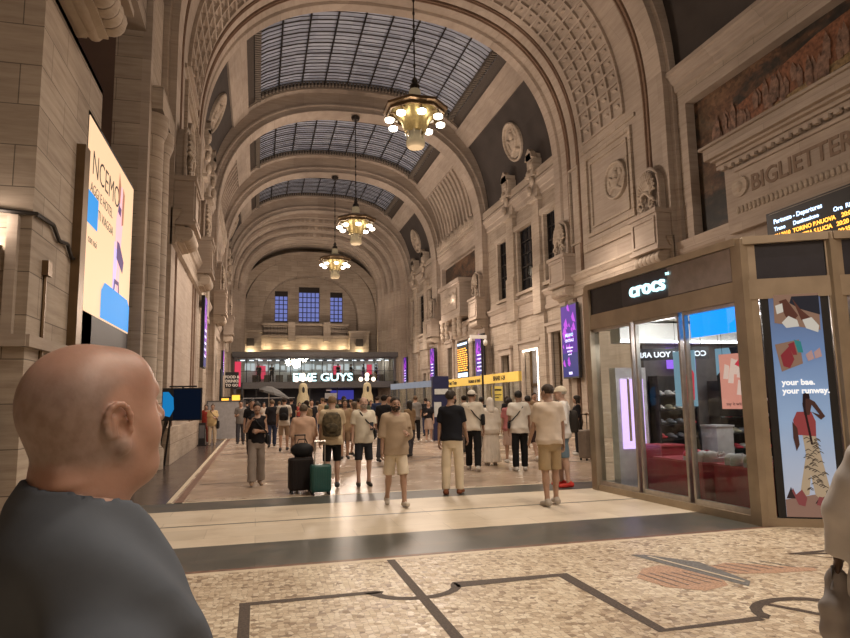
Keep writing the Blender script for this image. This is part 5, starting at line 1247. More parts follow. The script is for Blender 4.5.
def make_person(label, x, y, face, h=1.72, sex='m', skin='tan', hair='short', hairc=(.03, .02, .015), top=None, sleeve='short', bottom='long', topc=(.6, .55, .5), botc=(.03, .03, .035),
                shoec=(.6, .58, .55), lean=0, legs=None, arms=None, fat=0, turn=0, nod=0, hem=.80, flare=.012, fit=.02, beard=False, cap=None, vox=.016, hv=.008, fv=.008, grip=(.4, .4), extra=None, group=None, bhem=None, z=0, hat_c=(.7, .66, .58), botflare=0):
    rig = Rig(sex, lean, legs, arms, fat, turn, nod); J = rig.J
    r = thing('person', label, 'person', (x, y, z), -face, group); sc = h/1.74; r.scale = (sc, sc, sc); dz = rig.dz
    sk = skin_mat(skin)
    parts = body_parts(rig, vox, hv, fv, grip)
    eyes = [rig.hw((s*.031, .088, .003)) for s in (1, -1)]; mouth = rig.hw((0, .094, -.058))
    def mf(c):
        i = np.zeros(len(c))
        for e in eyes: i[np.linalg.norm((c-e)*(1, 1, 1.3), axis=1) < .0135] = 1
        i[np.linalg.norm((c-mouth)*(1, 1, 2.6), axis=1) < .024] = 2; return i
    def emit(nm, parts, mats, mf=None):
        parts = [(v+np.array((0, 0, dz)), f) for v, f in parts if len(f)]
        if parts: o = link(nm, to_mesh(nm, parts, mats, mf), r); return o
    emit('body', parts, [sk, EYEW, LIP], mf)
    def K(nm, fn, lo, hi, mat, v=vox):
        return emit(nm, [surf(fn, np.array(lo), np.array(hi), v)], [mat] if not isinstance(mat, list) else mat)
    allP = [J[k] for k in J if k[0] != 'fd']
    # top garment
    tn = 'shirt' if top is None else top
    if tn:
        ends = {}
        for k in (1, -1):
            s, e, w = J['sh', k], J['el', k], J['wr', k]
            ends[k] = {'short': (s+(e-s)*.72, e-s), 'long': (e+(w-e)*.93, w-e), 'half': (e+(w-e)*.15, w-e), 'none': (s+(e-s)*.1, e-s)}[sleeve]
        def fn(q):
            u = rig.up(q); d = tors(u, rig.tab, fit, flare, hem, 1.475)
            nb = rig.R@(np.array((0, -.025, 1.44))-rig.pv)+rig.pv
            for k in (1, -1):
                s, e, w = J['sh', k], J['el', k], J['wr', k]; d = smin(d, rc(q, nb, s, .05+fit*.5, .05+fit*.6), .03)
                if sleeve != 'none':
                    a = rc(q, s, e, .054+fit*.8, .05+fit)
                    if sleeve in ('long', 'half'): a = smin(a, rc(q, e, w, .046+fit*.8, .036+fit*.6), .02)
                    p, n = ends[k]; n = nrm(n)
                    a = np.maximum(a, cutp(q, p, n)) if sleeve not in ('long', 'half') else np.maximum(a, np.where(rc(q, e, w, 0, 0) < .12, cutp(q, p, n), -1))
                    d = smin(d, a, .025)
            d = d+fold(q)
            hq = rig.hd(q); return smax(d, -(rc(hq, (0, .0, -.1), (0, .03, -.17), .062, .066)), .012)
        lo, hi = bounds([J[a, k] for a in ('sh', 'el', 'wr') for k in (1, -1)]+[np.array((-.2, -.14, hem-.02)), np.array((.2, .14, hem))]+[np.array((0, 0, 1.5))], .11+flare)
        K(tn, fn, lo, hi, topc if hasattr(topc, 'name') else cloth(tn+'_%02x%02x%02x' % tuple(int(c*255) for c in topc), topc))
    bm_ = botc if hasattr(botc, 'name') else cloth('b_%02x%02x%02x' % tuple(int(c*255) for c in botc), botc)
    wf = botflare
    if bottom in ('long', 'shorts', 'loose'):
        bh = {'long': .07, 'loose': .09, 'shorts': .47}[bottom] if bhem is None else bhem
        lw = .022 if bottom != 'loose' else .03
        def fn(q):
            u = rig.up(q); d = tors(Q(u.X, u.Y, u.Z), rig.tab, .018, 0, .76, 1.0 if not extra == 'high' else 1.06)
            for k in (1, -1):
                hp, kn, an = J['hip', k], J['knee', k], J['ank', k]
                if bottom == 'shorts':
                    ce = hp+(kn-hp)*(1.0 if bhem is None else bhem); ft = ce; a = rc(q, hp, hp+(kn-hp)*1.05, .092, .078+wf); a = np.maximum(a, cutp(q, ce, nrm(kn-hp)))
                else:
                    a = smin(rc(q, hp, kn, .092, .062+lw), rc(q, kn, an, .058+lw, .05+lw+wf), .02); n = nrm(an-kn); a = np.maximum(a, np.where(rc(q, kn, an, 0, 0) < .2, cutp(q, an-n*.0, n), -1))
                d = smin(d, a, .02)
            return d+fold(q, .003)
        lo, hi = bounds([J[a, k] for a in ('hip', 'knee', 'ank') for k in (1, -1)]+[np.array((-.19, -.13, 1.06)), np.array((.19, .13, 1.06))], .1)
        K('trousers' if bottom != 'shorts' else 'shorts', fn, lo, hi, bm_)
    elif bottom in ('skirt', 'robe'):
        zb = {'skirt': .45, 'robe': .06}[bottom] if bhem is None else bhem; zt = 1.02
        def fn(q):
            w = np.interp(q.Z, [zb, .9, zt], [.2+wf+(.06 if bottom == 'robe' else 0), .19, .16]); k = np.sqrt((q.X/w)**2+(q.Y/(w*.78))**2)
            d = (k-1)*.14+.006*np.sin(12*np.arctan2(q.Y, q.X))*np.clip((1-q.Z)*2, 0, 1); return np.maximum(np.maximum(d, q.Z-zt), zb-q.Z)+fold(q, .002)
        K('skirt' if bottom == 'skirt' else 'robe', fn, (-.4, -.35, zb-.05), (.4, .35, 1.1), bm_)
    # shoes: one each
    if shoec is not None:
        for k in (1, -1):
            a, t, hl = J['ank', k], J['toe', k], J['heel', k]
            fn = lambda q: smax(smin(rc(q, hl, t, .044, .037), rc(q, a*.6+hl*.4, hl, .045, .044), .02), cutp(q, (0, 0, min(hl[2], t[2])-.026), (0, 0, -1)) if abs(hl[2]-t[2]) < .08 else rc(q, hl, t, 0, 0)-.05, .008)
            lo, hi = bounds([a, t, hl], .06); K('shoe', fn, lo, hi, cloth('shoe_%02x%02x%02x' % tuple(int(c*255) for c in shoec), shoec, .6), .01)
    hm = flat('hair_%02x%02x%02x' % tuple(int(c*255) for c in hairc), hairc, .7, var=.3, scale=40, bump=.4)
    if hair:
        def fn(q):
            g = rig.hd(q); d = el(g, (0, -.018, .036), (.086, .106, .092)) + .002*np.sin(90*g.X)*np.sin(80*g.Y)
            lim = {'short': -.045, 'crop': -.02, 'bob': -.12, 'long': -.3, 'bun': -.05}[hair]
            if hair in ('bob', 'long'): d = smin(d, rc(g, (0, -.045, 0), (0, -.06, lim+.03), .075, .06), .03); d = smin(d, smin(rc(g, (.06, .0, .03), (.07, -.01, max(lim, -.16)), .025, .02), rc(g, (-.06, .0, .03), (-.07, -.01, max(lim, -.16)), .025, .02), .01), .03)
            if hair == 'bun': d = smin(d, el(g, (0, -.07, .12), (.04, .04, .035)), .02)
            d = np.maximum(d, -(g.Z-(.0+.9*(g.Y+.0)))) if hair not in ('bob', 'long') else np.maximum(d, -(g.Z-(-.6+8*(g.Y-.02))))
            d = np.maximum(d, g.Y-.09+.3*np.maximum(0, .09-g.Z)); return np.maximum(d, -(g.Z-lim)) if hair not in ('bob', 'long') else d
        c = rig.hw((0, -.02, .0)); K('hair', fn, c-np.array((.14, .17, .36 if hair == 'long' else .2)), c+np.array((.14, .16, .2)), hm, hv)
    if beard:
        def fn(q):
            g = rig.hd(q); d = smin(el(g, (0, .03, -.055), (.068, .07, .068)), rc(g, (-.055, 0, -.05), (.055, 0, -.05), .016, .016), .02)-.004
            d = np.maximum(d, g.Z-(-.035+np.minimum(0, .0*g.Y)))
            d = np.maximum(d, -(el(g, (0, .1, -.058), (.022, .03, .009)))); return np.maximum(d, -(g.Y-.01))
        c = rig.hw((0, .03, -.06)); K('beard', fn, c-.12, c+.12, hm, hv)
    if cap:
        cm = cloth('cap_%02x%02x%02x' % tuple(int(c*255) for c in hat_c), hat_c)
        def fn(q):
            g = rig.hd(q); d = np.maximum(el(g, (0, -.015, .035), (.09, .112, .1)), -(g.Z-.03))
            if cap == 'cap': b = np.maximum(el(g, (0, .11, .035), (.075, .085, .012)), -(g.Y-.03)); d = smin(d, b, .008)
            return d
        def fh(q):
            g = rig.hd(q); d = el(g, (0, -.03, .02), (.1, .12, .125)); d = smin(d, rc(g, (0, -.05, -.05), (0, -.06, -.2), .095, .12), .04)
            return smax(d, -el(g, (0, .1, -.02), (.062, .06, .09)), .01)
        c = rig.hw((0, 0, .0)); K('cap' if cap == 'cap' else 'hood', fn if cap == 'cap' else fh, c-np.array((.19, .24, .34)), c+np.array((.19, .24, .2)), cm, hv)
    r['_dz'] = dz
    return r, rig
def wpt(r, rig, p):   # rig-space point to world
    a = -r.rotation_euler[2]; s = r.scale[0]; X, Y, Z = p[0]*s, p[1]*s, (p[2]+rig.dz)*s
    return Vector((r.location.x+X*math.cos(a)+Y*math.sin(a), r.location.y-X*math.sin(a)+Y*math.cos(a), r.location.z+Z))
WALK = ((.38, .12), (-.28, .3)); WALK2 = ((-.3, .35), (.36, .08)); STAND = ((.03, .03, .1), (.0, .02, .1)); STEP = ((.16, .06), (-.14, .1))
HANG = ((.16, .02, -1), (.1, .15, -1)); SWF = ((.13, .35, -1), (.1, .6, -1)); SWB = ((.16, -.35, -1), (.1, -.1, -1)); BENT = ((.14, .05, -1), (-.3, 1, .15)); PHONE = ((.3, .35, -.9), (-.45, .5, 1)); CROSS = ((.2, .1, -1), (-.9, .8, .1))
# ------------------------------------------------------------ people of the middle ground (facing: 0 = away from the camera along the hall)
R180 = PI
def strap(r, rig, mat, a, b, nm='strap', w=.02, parent=None, base=None):
    pass
def crossbag(label, r, rig, side=1, m=None, z=.95, size=(.16, .07, .2), front=False):
    """bag at the hip with a strap over the opposite shoulder; a thing of its own"""
    m = m or cloth('bag_black', (.015, .015, .017), .6); f = -r.rotation_euler[2]; yb = .17 if front else -.02; xb = side*(.235 if not front else .08)
    c = wpt(r, rig, (xb, yb, z)); o = thing('shoulder_bag', label, 'bag', c, -f); s = r.scale[0]
    mb = MB(); sx, sy, sz = [v/2*s for v in size]
    if not front: sx, sy = sy, sx
    mb.loft([[(sx*k*math.copysign(abs(math.cos(t))**.5, math.cos(t)), sy*k*math.copysign(abs(math.sin(t))**.5, math.sin(t)), zz*sz) for t in [2*PI*i/16 for i in range(16)]] for zz, k in ((-1, .75), (-.85, 1), (.4, 1.02), (.9, .85), (1, .6))])
    mb.build('bag_body', m, o, True)
    L = Vector(c); inv = Matrix.Rotation(f, 3, 'Z')
    pts = [(xb, yb, z+.08), (side*.19, .13, 1.12), (side*.04, .155, 1.26), (-side*.08, .11, 1.42), (-side*.1, -.03, 1.495), (-side*.07, -.13, 1.38), (side*.05, -.16, 1.22), (side*.18, -.13, 1.08), (xb, yb, z+.08)]
    P_ = []
    for p in pts:
        q = rig.R@(np.array(p)-rig.pv)+rig.pv; P_.append(inv@(wpt(r, rig, q)-L))
    mb = MB(); mb.tube(P_, .014, 6); mb.build('strap', m, o, True); return o
def backpack(label, r, rig, m, size=(.3, .18, .44), z=1.2, yoff=-.13):
    f = -r.rotation_euler[2]; s = r.scale[0]; c = wpt(r, rig, rig.R@(np.array((0, yoff-size[1]/2, z))-rig.pv)+rig.pv)
    o = thing('backpack', label, 'backpack', c, -f); mb = MB(); sx, sy, sz = [v/2*s for v in size]
    mb.loft([[(sx*k*math.copysign(abs(math.cos(t))**.6, math.cos(t)), sy*k*math.copysign(abs(math.sin(t))**.6, math.sin(t)), zz*sz) for t in [2*PI*i/18 for i in range(18)]] for zz, k in ((-1, .7), (-.9, .95), (-.2, 1.05), (.5, 1), (.85, .8), (1, .4))]); mb.build('pack_body', m, o, True)
    mb = MB(); mb.ell((0, -sy*.95, -sz*.3), (sx*.75, sy*.4, sz*.45)); mb.build('front_pocket', m, o, True)
    for k in (1, -1):
        mb = MB(); mb.tube([(k*sx*.5, sy*.6, sz*.9), (k*.1, sy+.06, sz*.98), (k*.11, sy+.2, sz*.8), (k*.12, sy+.25, sz*.2), (k*.15, sy+.12, -sz*.6), (k*sx*.6, sy*.8, -sz*.8)], .018, 6); mb.build('shoulder_strap', m, o, True)
    return o
def suitcase(label, x, y, rz, m, w=.42, d=.26, h=.6, handle=None, ribs=True, lean=0, hm=None):
    o = thing('suitcase', label, 'suitcase', (x, y, 0), rz); mb = MB()
    def sec(k, z): return [(w/2*k*math.copysign(abs(math.cos(t))**.35, math.cos(t)), d/2*k*math.copysign(abs(math.sin(t))**.35, math.sin(t)), z) for t in [2*PI*i/24 for i in range(24)]]
    mb.loft([sec(.9, .06), sec(1, .1), sec(1, h-.03), sec(.92, h)]); 
    if ribs:
        for k in range(7): xx = -w*.36+w*.12*k; mb.box(xx-.008, xx+.008, -d/2-.006, d/2+.006, .12, h-.06)
    mb.build('shell', m, o)
    hm = hm or IRON
    mb = MB(); H = handle or h+.4
    for k in (-1, 1): mb.tube([(k*.09, d*.35, h-.05), (k*.09, d*.35, H)], .01, 6)
    mb.tube([(-.1, d*.35, H), (.1, d*.35, H)], .015, 6); mb.build('trolley_handle', hm, o)
    for a in (-1, 1):
        for b in (-1, 1): mb = MB(); mb.lathe([(.0, -.014), (.03, -.014), (.03, .014), (0, .014)], (a*w*.38, b*d*.33, .03), 10, ax='x'); mb.build('wheel', BLACK, o)
    return o
def phone(label, p, rz=0, up_=(0, 0, 1)):
    o = thing('mobile_phone', label, 'phone', p, rz); mb = MB(); mb.box(-.037, .037, -.005, .005, -.075, .075); mb.build('case', BLACK, o); mb = MB(); mb.box(-.033, .033, -.0065, -.005, -.07, .07); mb.build('glass_face', flat('phone_glass', (.05, .06, .08), .1), o)
if True:
    r, g = make_person('woman in black top holding a phone to her face, loose grey trousers', 0, 13.33, PI*.97, 1.58, 'f', 'tan', 'bun', (.025, .018, .015), sleeve='none', bottom='loose', topc=(.014, .013, .016), botc=(.3, .26, .23), shoec=(.35, .25, .18), legs=STEP, arms=(PHONE, CROSS), fit=.012, hem=.86, botflare=.02, nod=.1, hv=.007)
    crossbag('black shoulder bag of the woman with the phone', r, g, -1, size=(.2, .09, .2))
    phone('dark phone the woman in the black top lifts to her face', wpt(r, g, g.J['wr', 1]+g.J['fd', 1]*.1), -.3)
    r, g = make_person('man in pale pink shirt seen from behind, pulling the black suitcase', .86, 12.55, .1, 1.6, 'm', 'light', 'crop', (.12, .09, .06), topc=(.62, .42, .31), botc=(.02, .02, .02), sleeve='half', legs=WALK, arms=(HANG, HANG), fit=.03, hem=.78, fat=.01)
    suitcase('black suitcase with a bag on top, behind the man in the pink shirt', .78, 12.0, .1, cloth('suitcase_black', (.022, .018, .018), .6), .44, .3, .62)
    o = thing('travel_bag', 'soft black bag lying on top of the black suitcase', 'bag', (.8, 12.0, .62)); mb = MB(); mb.ell((0, -.02, .14), (.21, .13, .13), 16, 10); mb.build('bag_body', cloth('bag_black', (.015, .015, .017), .6), o, True); mb = MB(); mb.tube([(-.1, -.02, .24), (-.06, -.02, .33), (.06, -.02, .33), (.1, -.02, .24)], .012, 6); mb.build('handle', IRON, o)
    CAMO = flat('camouflage_cloth', (.085, .065, .035), .85, var=.75, scale=14)
    r, g = make_person('man in cream shirt and black shorts with camouflage backpack, seen from behind', 1.38, 12.35, .12, 1.68, 'm', 'light', 'crop', (.2, .13, .07), topc=(.62, .5, .34), botc=(.012, .012, .013), bottom='shorts', shoec=(.06, .06, .06), legs=((.12, .1), (-.1, .12)), arms=(SWF, HANG), fit=.035, fat=.01, hem=.8)
    backpack('camouflage backpack worn by the man in cream shirt and black shorts', r, g, CAMO, (.36, .2, .46), 1.2)
    suitcase('small teal ribbed hard suitcase behind the man with the camouflage backpack', 1.1, 11.62, .08, flat('teal_plastic', (.02, .1, .09), .35), .36, .24, .52, .92, hm=flat('satin_steel', (.5, .46, .42), .3, .6))
    r, g = make_person('grey bearded man in white tee and dark shorts with a shoulder strap, facing the camera', 2.0, 12.45, PI, 1.66, 'm', 'light', None, topc=(.72, .66, .54), botc=(.03, .032, .04), bottom='shorts', shoec=(.03, .025, .02), legs=((.1, .1, .06), (-.05, .08, .06)), arms=(HANG, BENT), fit=.03, hem=.82, beard=True, hairc=(.35, .3, .26), hv=.007)
    crossbag('dark sling bag across the white tee of the grey bearded man', r, g, -1, z=1.0, size=(.14, .07, .16)); phone('phone held in the hand of the grey bearded man', wpt(r, g, g.J['wr', -1]+g.J['fd', -1]*.1), .4)
    r, g = make_person('dark bearded young man walking forward in tan oversized tee and cream shorts', 2.11, 9.98, PI, 1.66, 'm', 'tan', 'short', (.03, .02, .014), topc=(.43, .33, .235), botc=(.68, .59, .46), bottom='shorts', shoec=(.62, .56, .48), legs=((-.22, .2), (.2, .04)), arms=(HANG, BENT), fit=.034, hem=.8, flare=.02, sleeve='half', beard=True, vox=.013, hv=.0055, fv=.006, botflare=.02)
    r, g = make_person('man in black polo shirt and cream trousers looking to the right', 3.28, 10.8, .5, 1.74, 'm', 'tan', 'short', (.03, .02, .015), topc=(.014, .015, .02), botc=(.7, .6, .45), bottom='long', shoec=(.22, .08, .04), legs=((.06, .02, .05), (-.04, .03, .05)), arms=(SWF, HANG), fit=.018, hem=.88, turn=.5, beard=True, vox=.014, hv=.006)
    r, g = make_person('man in white cap and white shirt, black trousers, walking away', 4.85, 14.3, .35, 1.82, 'm', 'tan', 'crop', (.02, .015, .012), topc=(.72, .66, .56), botc=(.012, .012, .014), legs=((-.25, .2), (.28, .05)), arms=(HANG, HANG), fit=.03, hem=.86, cap='cap', turn=.5, hat_c=(.78, .74, .66))
    crossbag('black crossbody bag of the man in the white cap', r, g, 1, z=1.1, size=(.3, .09, .24))
    r, g = make_person('person in long white hooded robe beside the man in the white cap', 5.62, 15.2, .1, 1.62, 'f', 'light', None, topc=(.74, .68, .6), botc=(.74, .68, .6), sleeve='long', bottom='robe', shoec=(.5, .45, .4), fit=.04, hem=.8, cap='hood', hat_c=(.76, .71, .64), arms=(HANG, HANG), flare=.04)
    r, g = make_person('person in dark jacket with black backpack and grey trousers, walking away', 7.0, 19.7, .2, 1.72, 'm', 'tan', 'short', (.02, .015, .012), topc=(.03, .035, .04), botc=(.17, .155, .14), sleeve='long', legs=WALK, arms=(HANG, HANG))
    backpack('black backpack on the person with grey trousers', r, g, cloth('bag_black', (.015, .015, .017), .6))
    r, g = make_person('man in white tee and black trousers with diagonal strap, seen from behind', 5.78, 13.75, .25, 1.76, 'm', 'olive', 'short', (.012, .01, .01), topc=(.74, .7, .63), botc=(.012, .012, .014), shoec=(.6, .58, .55), legs=((.08, .1), (-.03, .03)), arms=(HANG, HANG), fit=.035, hem=.8)
    crossbag('small black bag on the diagonal strap of the man in the white tee', r, g, -1, z=.98, size=(.12, .06, .15))
    r, g = make_person('woman in rose pink clothes with dark hair behind the man in white tee', 6.3, 15.6, .2, 1.62, 'f', 'tan', 'bob', (.02, .012, .01), topc=(.45, .17, .17), botc=(.5, .36, .3), bottom='skirt', arms=(HANG, HANG))
    r, g = make_person('man in beige top and dark shorts behind the man in white tee, right side', 6.95, 15.9, .15, 1.72, 'm', 'tan', 'short', (.02, .015, .012), topc=(.55, .43, .32), botc=(.05, .03, .03), bottom='shorts', arms=(HANG, BENT), legs=WALK2)
    r, g = make_person('man in beige tee and khaki shorts standing with his back to the camera', 4.33, 9.15, .05, 1.78, 'm', 'tan', 'crop', (.045, .028, .018), topc=(.66, .55, .44), botc=(.42, .31, .18), bottom='shorts', shoec=(.45, .4, .34), legs=((.12, .1, .02), (-.06, .06, .02)), arms=(HANG, SWF), fit=.028, hem=.86, vox=.013, hv=.006, fv=.006, turn=-.4, botflare=.015)
    o = thing('sock_pair', 'dark ankle socks of the man in khaki shorts', 'socks', (4.33, 9.15, 0)); bpy.data.objects.remove(o)
    r, g = make_person('older man in cream cap, white shirt and denim shorts with red shoes', 5.45, 10.95, -1.15, 1.78, 'm', 'light', 'crop', (.5, .46, .4), topc=(.74, .7, .66), botc=(.14, .2, .25), bottom='shorts', shoec=(.62, .05, .04), legs=((.1, .1, .04), (-.06, .05, .04)), arms=(BENT, HANG), fit=.04, hem=.82, cap='cap', hat_c=(.72, .64, .5), sleeve='half', vox=.014, hv=.006)
    backpack('dark backpack behind the older man in the cream cap', r, g, cloth('pack_dark_brown', (.03, .025, .022), .7), (.28, .16, .4), 1.12)
    # left side
    r, g = make_person('woman in pale yellow dress with black bag walking on the far left', -1.73, 27.4, PI, 1.6, 'f', 'tan', 'bun', (.1, .07, .05), topc=(.62, .47, .25), botc=(.62, .5, .36), bottom='long', fat=.02, arms=(HANG, BENT), shoec=(.5, .4, .3)); crossbag('black bag on the arm of the woman in pale yellow', r, g, -1, z=.85, size=(.3, .12, .35))
    make_person('person in dark red half hidden behind the woman in pale yellow', -2.05, 28.4, PI, 1.6, 'f', 'tan', 'bob', (.03, .02, .02), topc=(.3, .04, .03), botc=(.3, .05, .04), arms=(HANG, HANG))
    make_person('man all in black with a small pink chest print, near the parasol', -.15, 20.8, PI*.95, 1.76, 'm', 'tan', 'short', (.02, .015, .012), topc=(.012, .012, .014), botc=(.012, .012, .014), shoec=(.02, .02, .02), legs=WALK, arms=(HANG, HANG))
    make_person('woman in black top and light shorts standing by the navy totem', 6.6, 24.85, PI*1.1, 1.6, 'f', 'light', 'bun', (.02, .015, .012), topc=(.014, .014, .016), botc=(.42, .33, .28), bottom='skirt', bhem=.5, arms=(BENT, HANG), shoec=(.6, .56, .52), vox=.02, hv=.01)
    # group by the wall right of the man in the cream cap
    for k, (x, y, f, tc, lab) in enumerate(((8.9, 16.9, -1.2, (.015, .015, .017), 'dark haired person in black nearest the shop, looking left'), (9.3, 17.6, -.8, (.3, .22, .17), 'person in brown top in the small group beside the shop'), (9.75, 17.3, -1.5, (.02, .02, .03), 'person in black at the shop end of the small group'))):
        make_person(lab, x, y, f, 1.66, 'fmf'[k], 'tan', ('bob', 'short', 'bob')[k], (.02, .014, .012), topc=tc, botc=(.02, .02, .024), sleeve='half', arms=(BENT, HANG), vox=.018, hv=.009)
    suitcase('large beige grey suitcase standing beside the shop corner', 8.4, 15.4, .3, flat('greige_plastic', (.2, .16, .13), .5), .5, .32, .78)
    # right edge person with white blouse and grey bag
    r, g = make_person('person in loose white blouse at the right photo edge, holding a grey bag', 2.81, 2.3, .75, 1.56, 'f', 'dark', 'long', (.02, .015, .012), topc=(.62, .6, .6), botc=(.03, .028, .03), sleeve='long', bottom='long', fit=.06, hem=.72, flare=.06, arms=(HANG, ((.42, .1, -1), (.2, .1, -1))), legs=STEP, vox=.012, fv=.005, grip=(.8, .8))
    w_ = wpt(r, g, g.J['wr', -1]+g.J['fd', -1]*.08)
    o = thing('cloth_bag', 'soft light grey cloth bag held low at the right photo edge', 'bag', (w_.x, w_.y, w_.z-.36), .3)
    v, f_ = surf(lambda q: smin(el(q, (0, 0, .17), (.11, .07, .17)), rc(q, (0, 0, .28), (0, 0, .36), .05, .02), .05)+.008*np.sin(40*q.X+12*q.Z)+.005*np.sin(50*q.Z+9*q.X), (-.2, -.15, -.05), (.2, .15, .42), .01)
    link('bag_body', to_mesh('bag_body', [(v, f_)], [cloth('bag_grey', (.36, .34, .34))]), o)
    mb = MB(); mb.tube([(-.05, 0, .3), (-.03, 0, .4), (.03, 0, .4), (.05, 0, .3)], .01, 6); mb.build('handle', cloth('bag_grey', (.36, .34, .34)), o, True)
# ------------------------------------------------------------ crowd in the background
def crowd():
    rr = random.Random(21)
    tops = [((.015, .015, .018), 'black'), ((.55, .5, .44), 'white'), ((.25, .17, .1), 'brown'), ((.02, .03, .07), 'navy'), ((.36, .26, .16), 'tan'), ((.08, .1, .07), 'olive'), ((.2, .19, .18), 'grey'), ((.3, .06, .05), 'dark red')]
    spec = [  # x pixel, distance, facing, colour, bottom, sex, hair
        (272, 24, 0, 0, 'long', 'm', 'short', 'left of the white shirted backpacker'), (284, 22, .1, 1, 'shorts', 'm', 'short', 'wearing a black backpack'), (291, 31, 0, 0, 'long', 'm', 'short', 'between the far lamp post and the backpacker'),
        (264, 33, PI, 1, 'long', 'f', 'bob', 'under the parasol'), (279, 38, .4, 6, 'long', 'm', 'short', 'far off, left of the lamp post'), (311, 26, PI, 0, 'long', 'm', 'short', 'just right of the left lamp post'),
        (317, 34, 0, 1, 'long', 'f', 'bob', 'far between the two lamp posts'), (331, 21, .2, 5, 'long', 'm', 'short', 'behind the camouflage backpack'), (339, 27, PI, 6, 'long', 'f', 'bob', 'in the crowd left of the grey bearded man'), (344, 18.5, PI, 4, 'shorts', 'f', 'long', 'in tan patterned clothes left of the grey bearded man'),
        (353, 19.5, -1.2, 2, 'skirt', 'f', 'bob', 'in patterned brown dress left of the grey bearded man'), (358, 24, 0, 2, 'long', 'm', 'short', 'partly behind the grey bearded man'), (350, 33, .3, 1, 'long', 'm', 'short', 'far behind, right of centre'), (383, 17.5, .6, 0, 'long', 'm', 'short', 'between the grey bearded man and the man in tan tee'),
        (388, 21, PI, 5, 'long', 'm', 'short', 'in green behind the man in tan tee'), (408, 19, -.4, 2, 'long', 'f', 'long', 'with long hair right of the man in tan tee'), (414, 26, .3, 6, 'long', 'm', 'short', 'by the pale blue barrier'), (424, 30, 0, 0, 'long', 'm', 'short', 'beyond the pale blue barrier end'),
        (247, 36, 0, 0, 'long', 'm', 'short', 'at the far left by the parasol pole'), (299, 40, PI, 7, 'long', 'f', 'bob', 'far off behind the left lamp post'), (325, 42, 0, 3, 'long', 'm', 'short', 'farthest in the middle of the hall'), (366, 38, 0, 0, 'long', 'm', 'short', 'far off near the right lamp post'),
        (376, 28, .2, 3, 'long', 'm', 'short', 'left of the right lamp post base'), (396, 35, PI, 1, 'long', 'f', 'bob', 'far off at the barrier'), (306, 21.5, -.5, 2, 'long', 'f', 'bob', 'behind the man in the pink shirt'), (462, 20, 0, 6, 'long', 'm', 'short', 'beside the navy totem'), (505, 24, .2, 0, 'long', 'f', 'long', 'by the yellow hanging sign'), (532, 23, PI, 2, 'long', 'm', 'short', 'near the lit doorway'),
        (241, 26, PI, 6, 'long', 'm', 'short', 'on the far left beside the hoarding'), (343, 23.5, .1, 0, 'long', 'm', 'short', 'in the middle of the crowd'), (322, 29, -.6, 4, 'shorts', 'm', 'short', 'walking across behind the suitcases'), (370, 33, PI, 5, 'long', 'f', 'bob', 'between the right lamp post and the barrier')]
    proto = {}
    for i, (px, D, fc, ci, bt, sx, hr, where) in enumerate(spec):
        az = TH0+math.atan((px-425)/640); dd = D/math.cos(math.atan((px-425)/640)); x, y = dd*math.sin(az), dd*math.cos(az)
        tc, cn = tops[ci]; h = (1.74 if sx == 'm' else 1.63)+rr.uniform(-.06, .07)
        lab = '%s in %s top, %s' % ('man' if sx == 'm' else 'woman', cn, where)
        key = (sx, hr, bt)
        hc = rr.choice([(.02, .015, .012), (.03, .02, .015), (.12, .08, .05)]); bc = rr.choice([(.015, .015, .018), (.05, .05, .06), (.12, .1, .09), (.03, .04, .08)]) if bt != 'shorts' else (.3, .22, .15)
        if key not in proto:
            r, g = make_person(lab, x, y, fc, h, sx, 'tan', hr, hc, topc=tc, botc=bc, bottom=bt, arms=(BENT, HANG), legs=STEP, vox=.022, hv=.012, fv=.009, shoec=(.05, .05, .05)); proto[key] = (r, g)
        else:
            p, g = proto[key]; r = dup(p, (x, y, 0), -fc, lab); s = h/1.74; r.scale = (s, s, s)
            for ch in r.children:
                n = ch.name.split('.')[0]
                if n in ('shirt', 'trousers', 'shorts', 'skirt', 'hair'):
                    ch.data = ch.data.copy(); c_ = {'shirt': tc, 'hair': hc}.get(n, bc)
                    ch.data.materials[0] = cloth('c_%02x%02x%02x' % tuple(int(c*255) for c in c_), c_)
        if i == 1: backpack('black backpack on the white shirted man left of the far lamp post', r, g, cloth('bag_black', (.015, .015, .017), .6))
TH0 = math.radians(14.7)
crowd()
# guests on the upper floor of the pavilion
def guests():
    base = None
    for k, (x, lab) in enumerate(((.1, 'leftmost seated guest behind the pavilion glass'), (1.3, 'dark guest on the pavilion floor next to the red panel'), (7.6, 'guest behind the glass right of the sign'), (8.9, 'second guest behind the glass right of the sign'), (10.1, 'third guest behind the glass right of the sign'), (11.4, 'rightmost guest behind the pavilion glass'))):
        if base is None: base, g = make_person(lab, x, 62.8, PI, 1.7, 'm', 'tan', 'short', topc=(.03, .03, .035), arms=(BENT, HANG), legs=STAND, vox=.03, hv=.016, fv=.012, z=3.6)
        else: dup(base, (x, 62.8+.15*(k % 2), 3.6), PI+.3*k, lab)
guests()
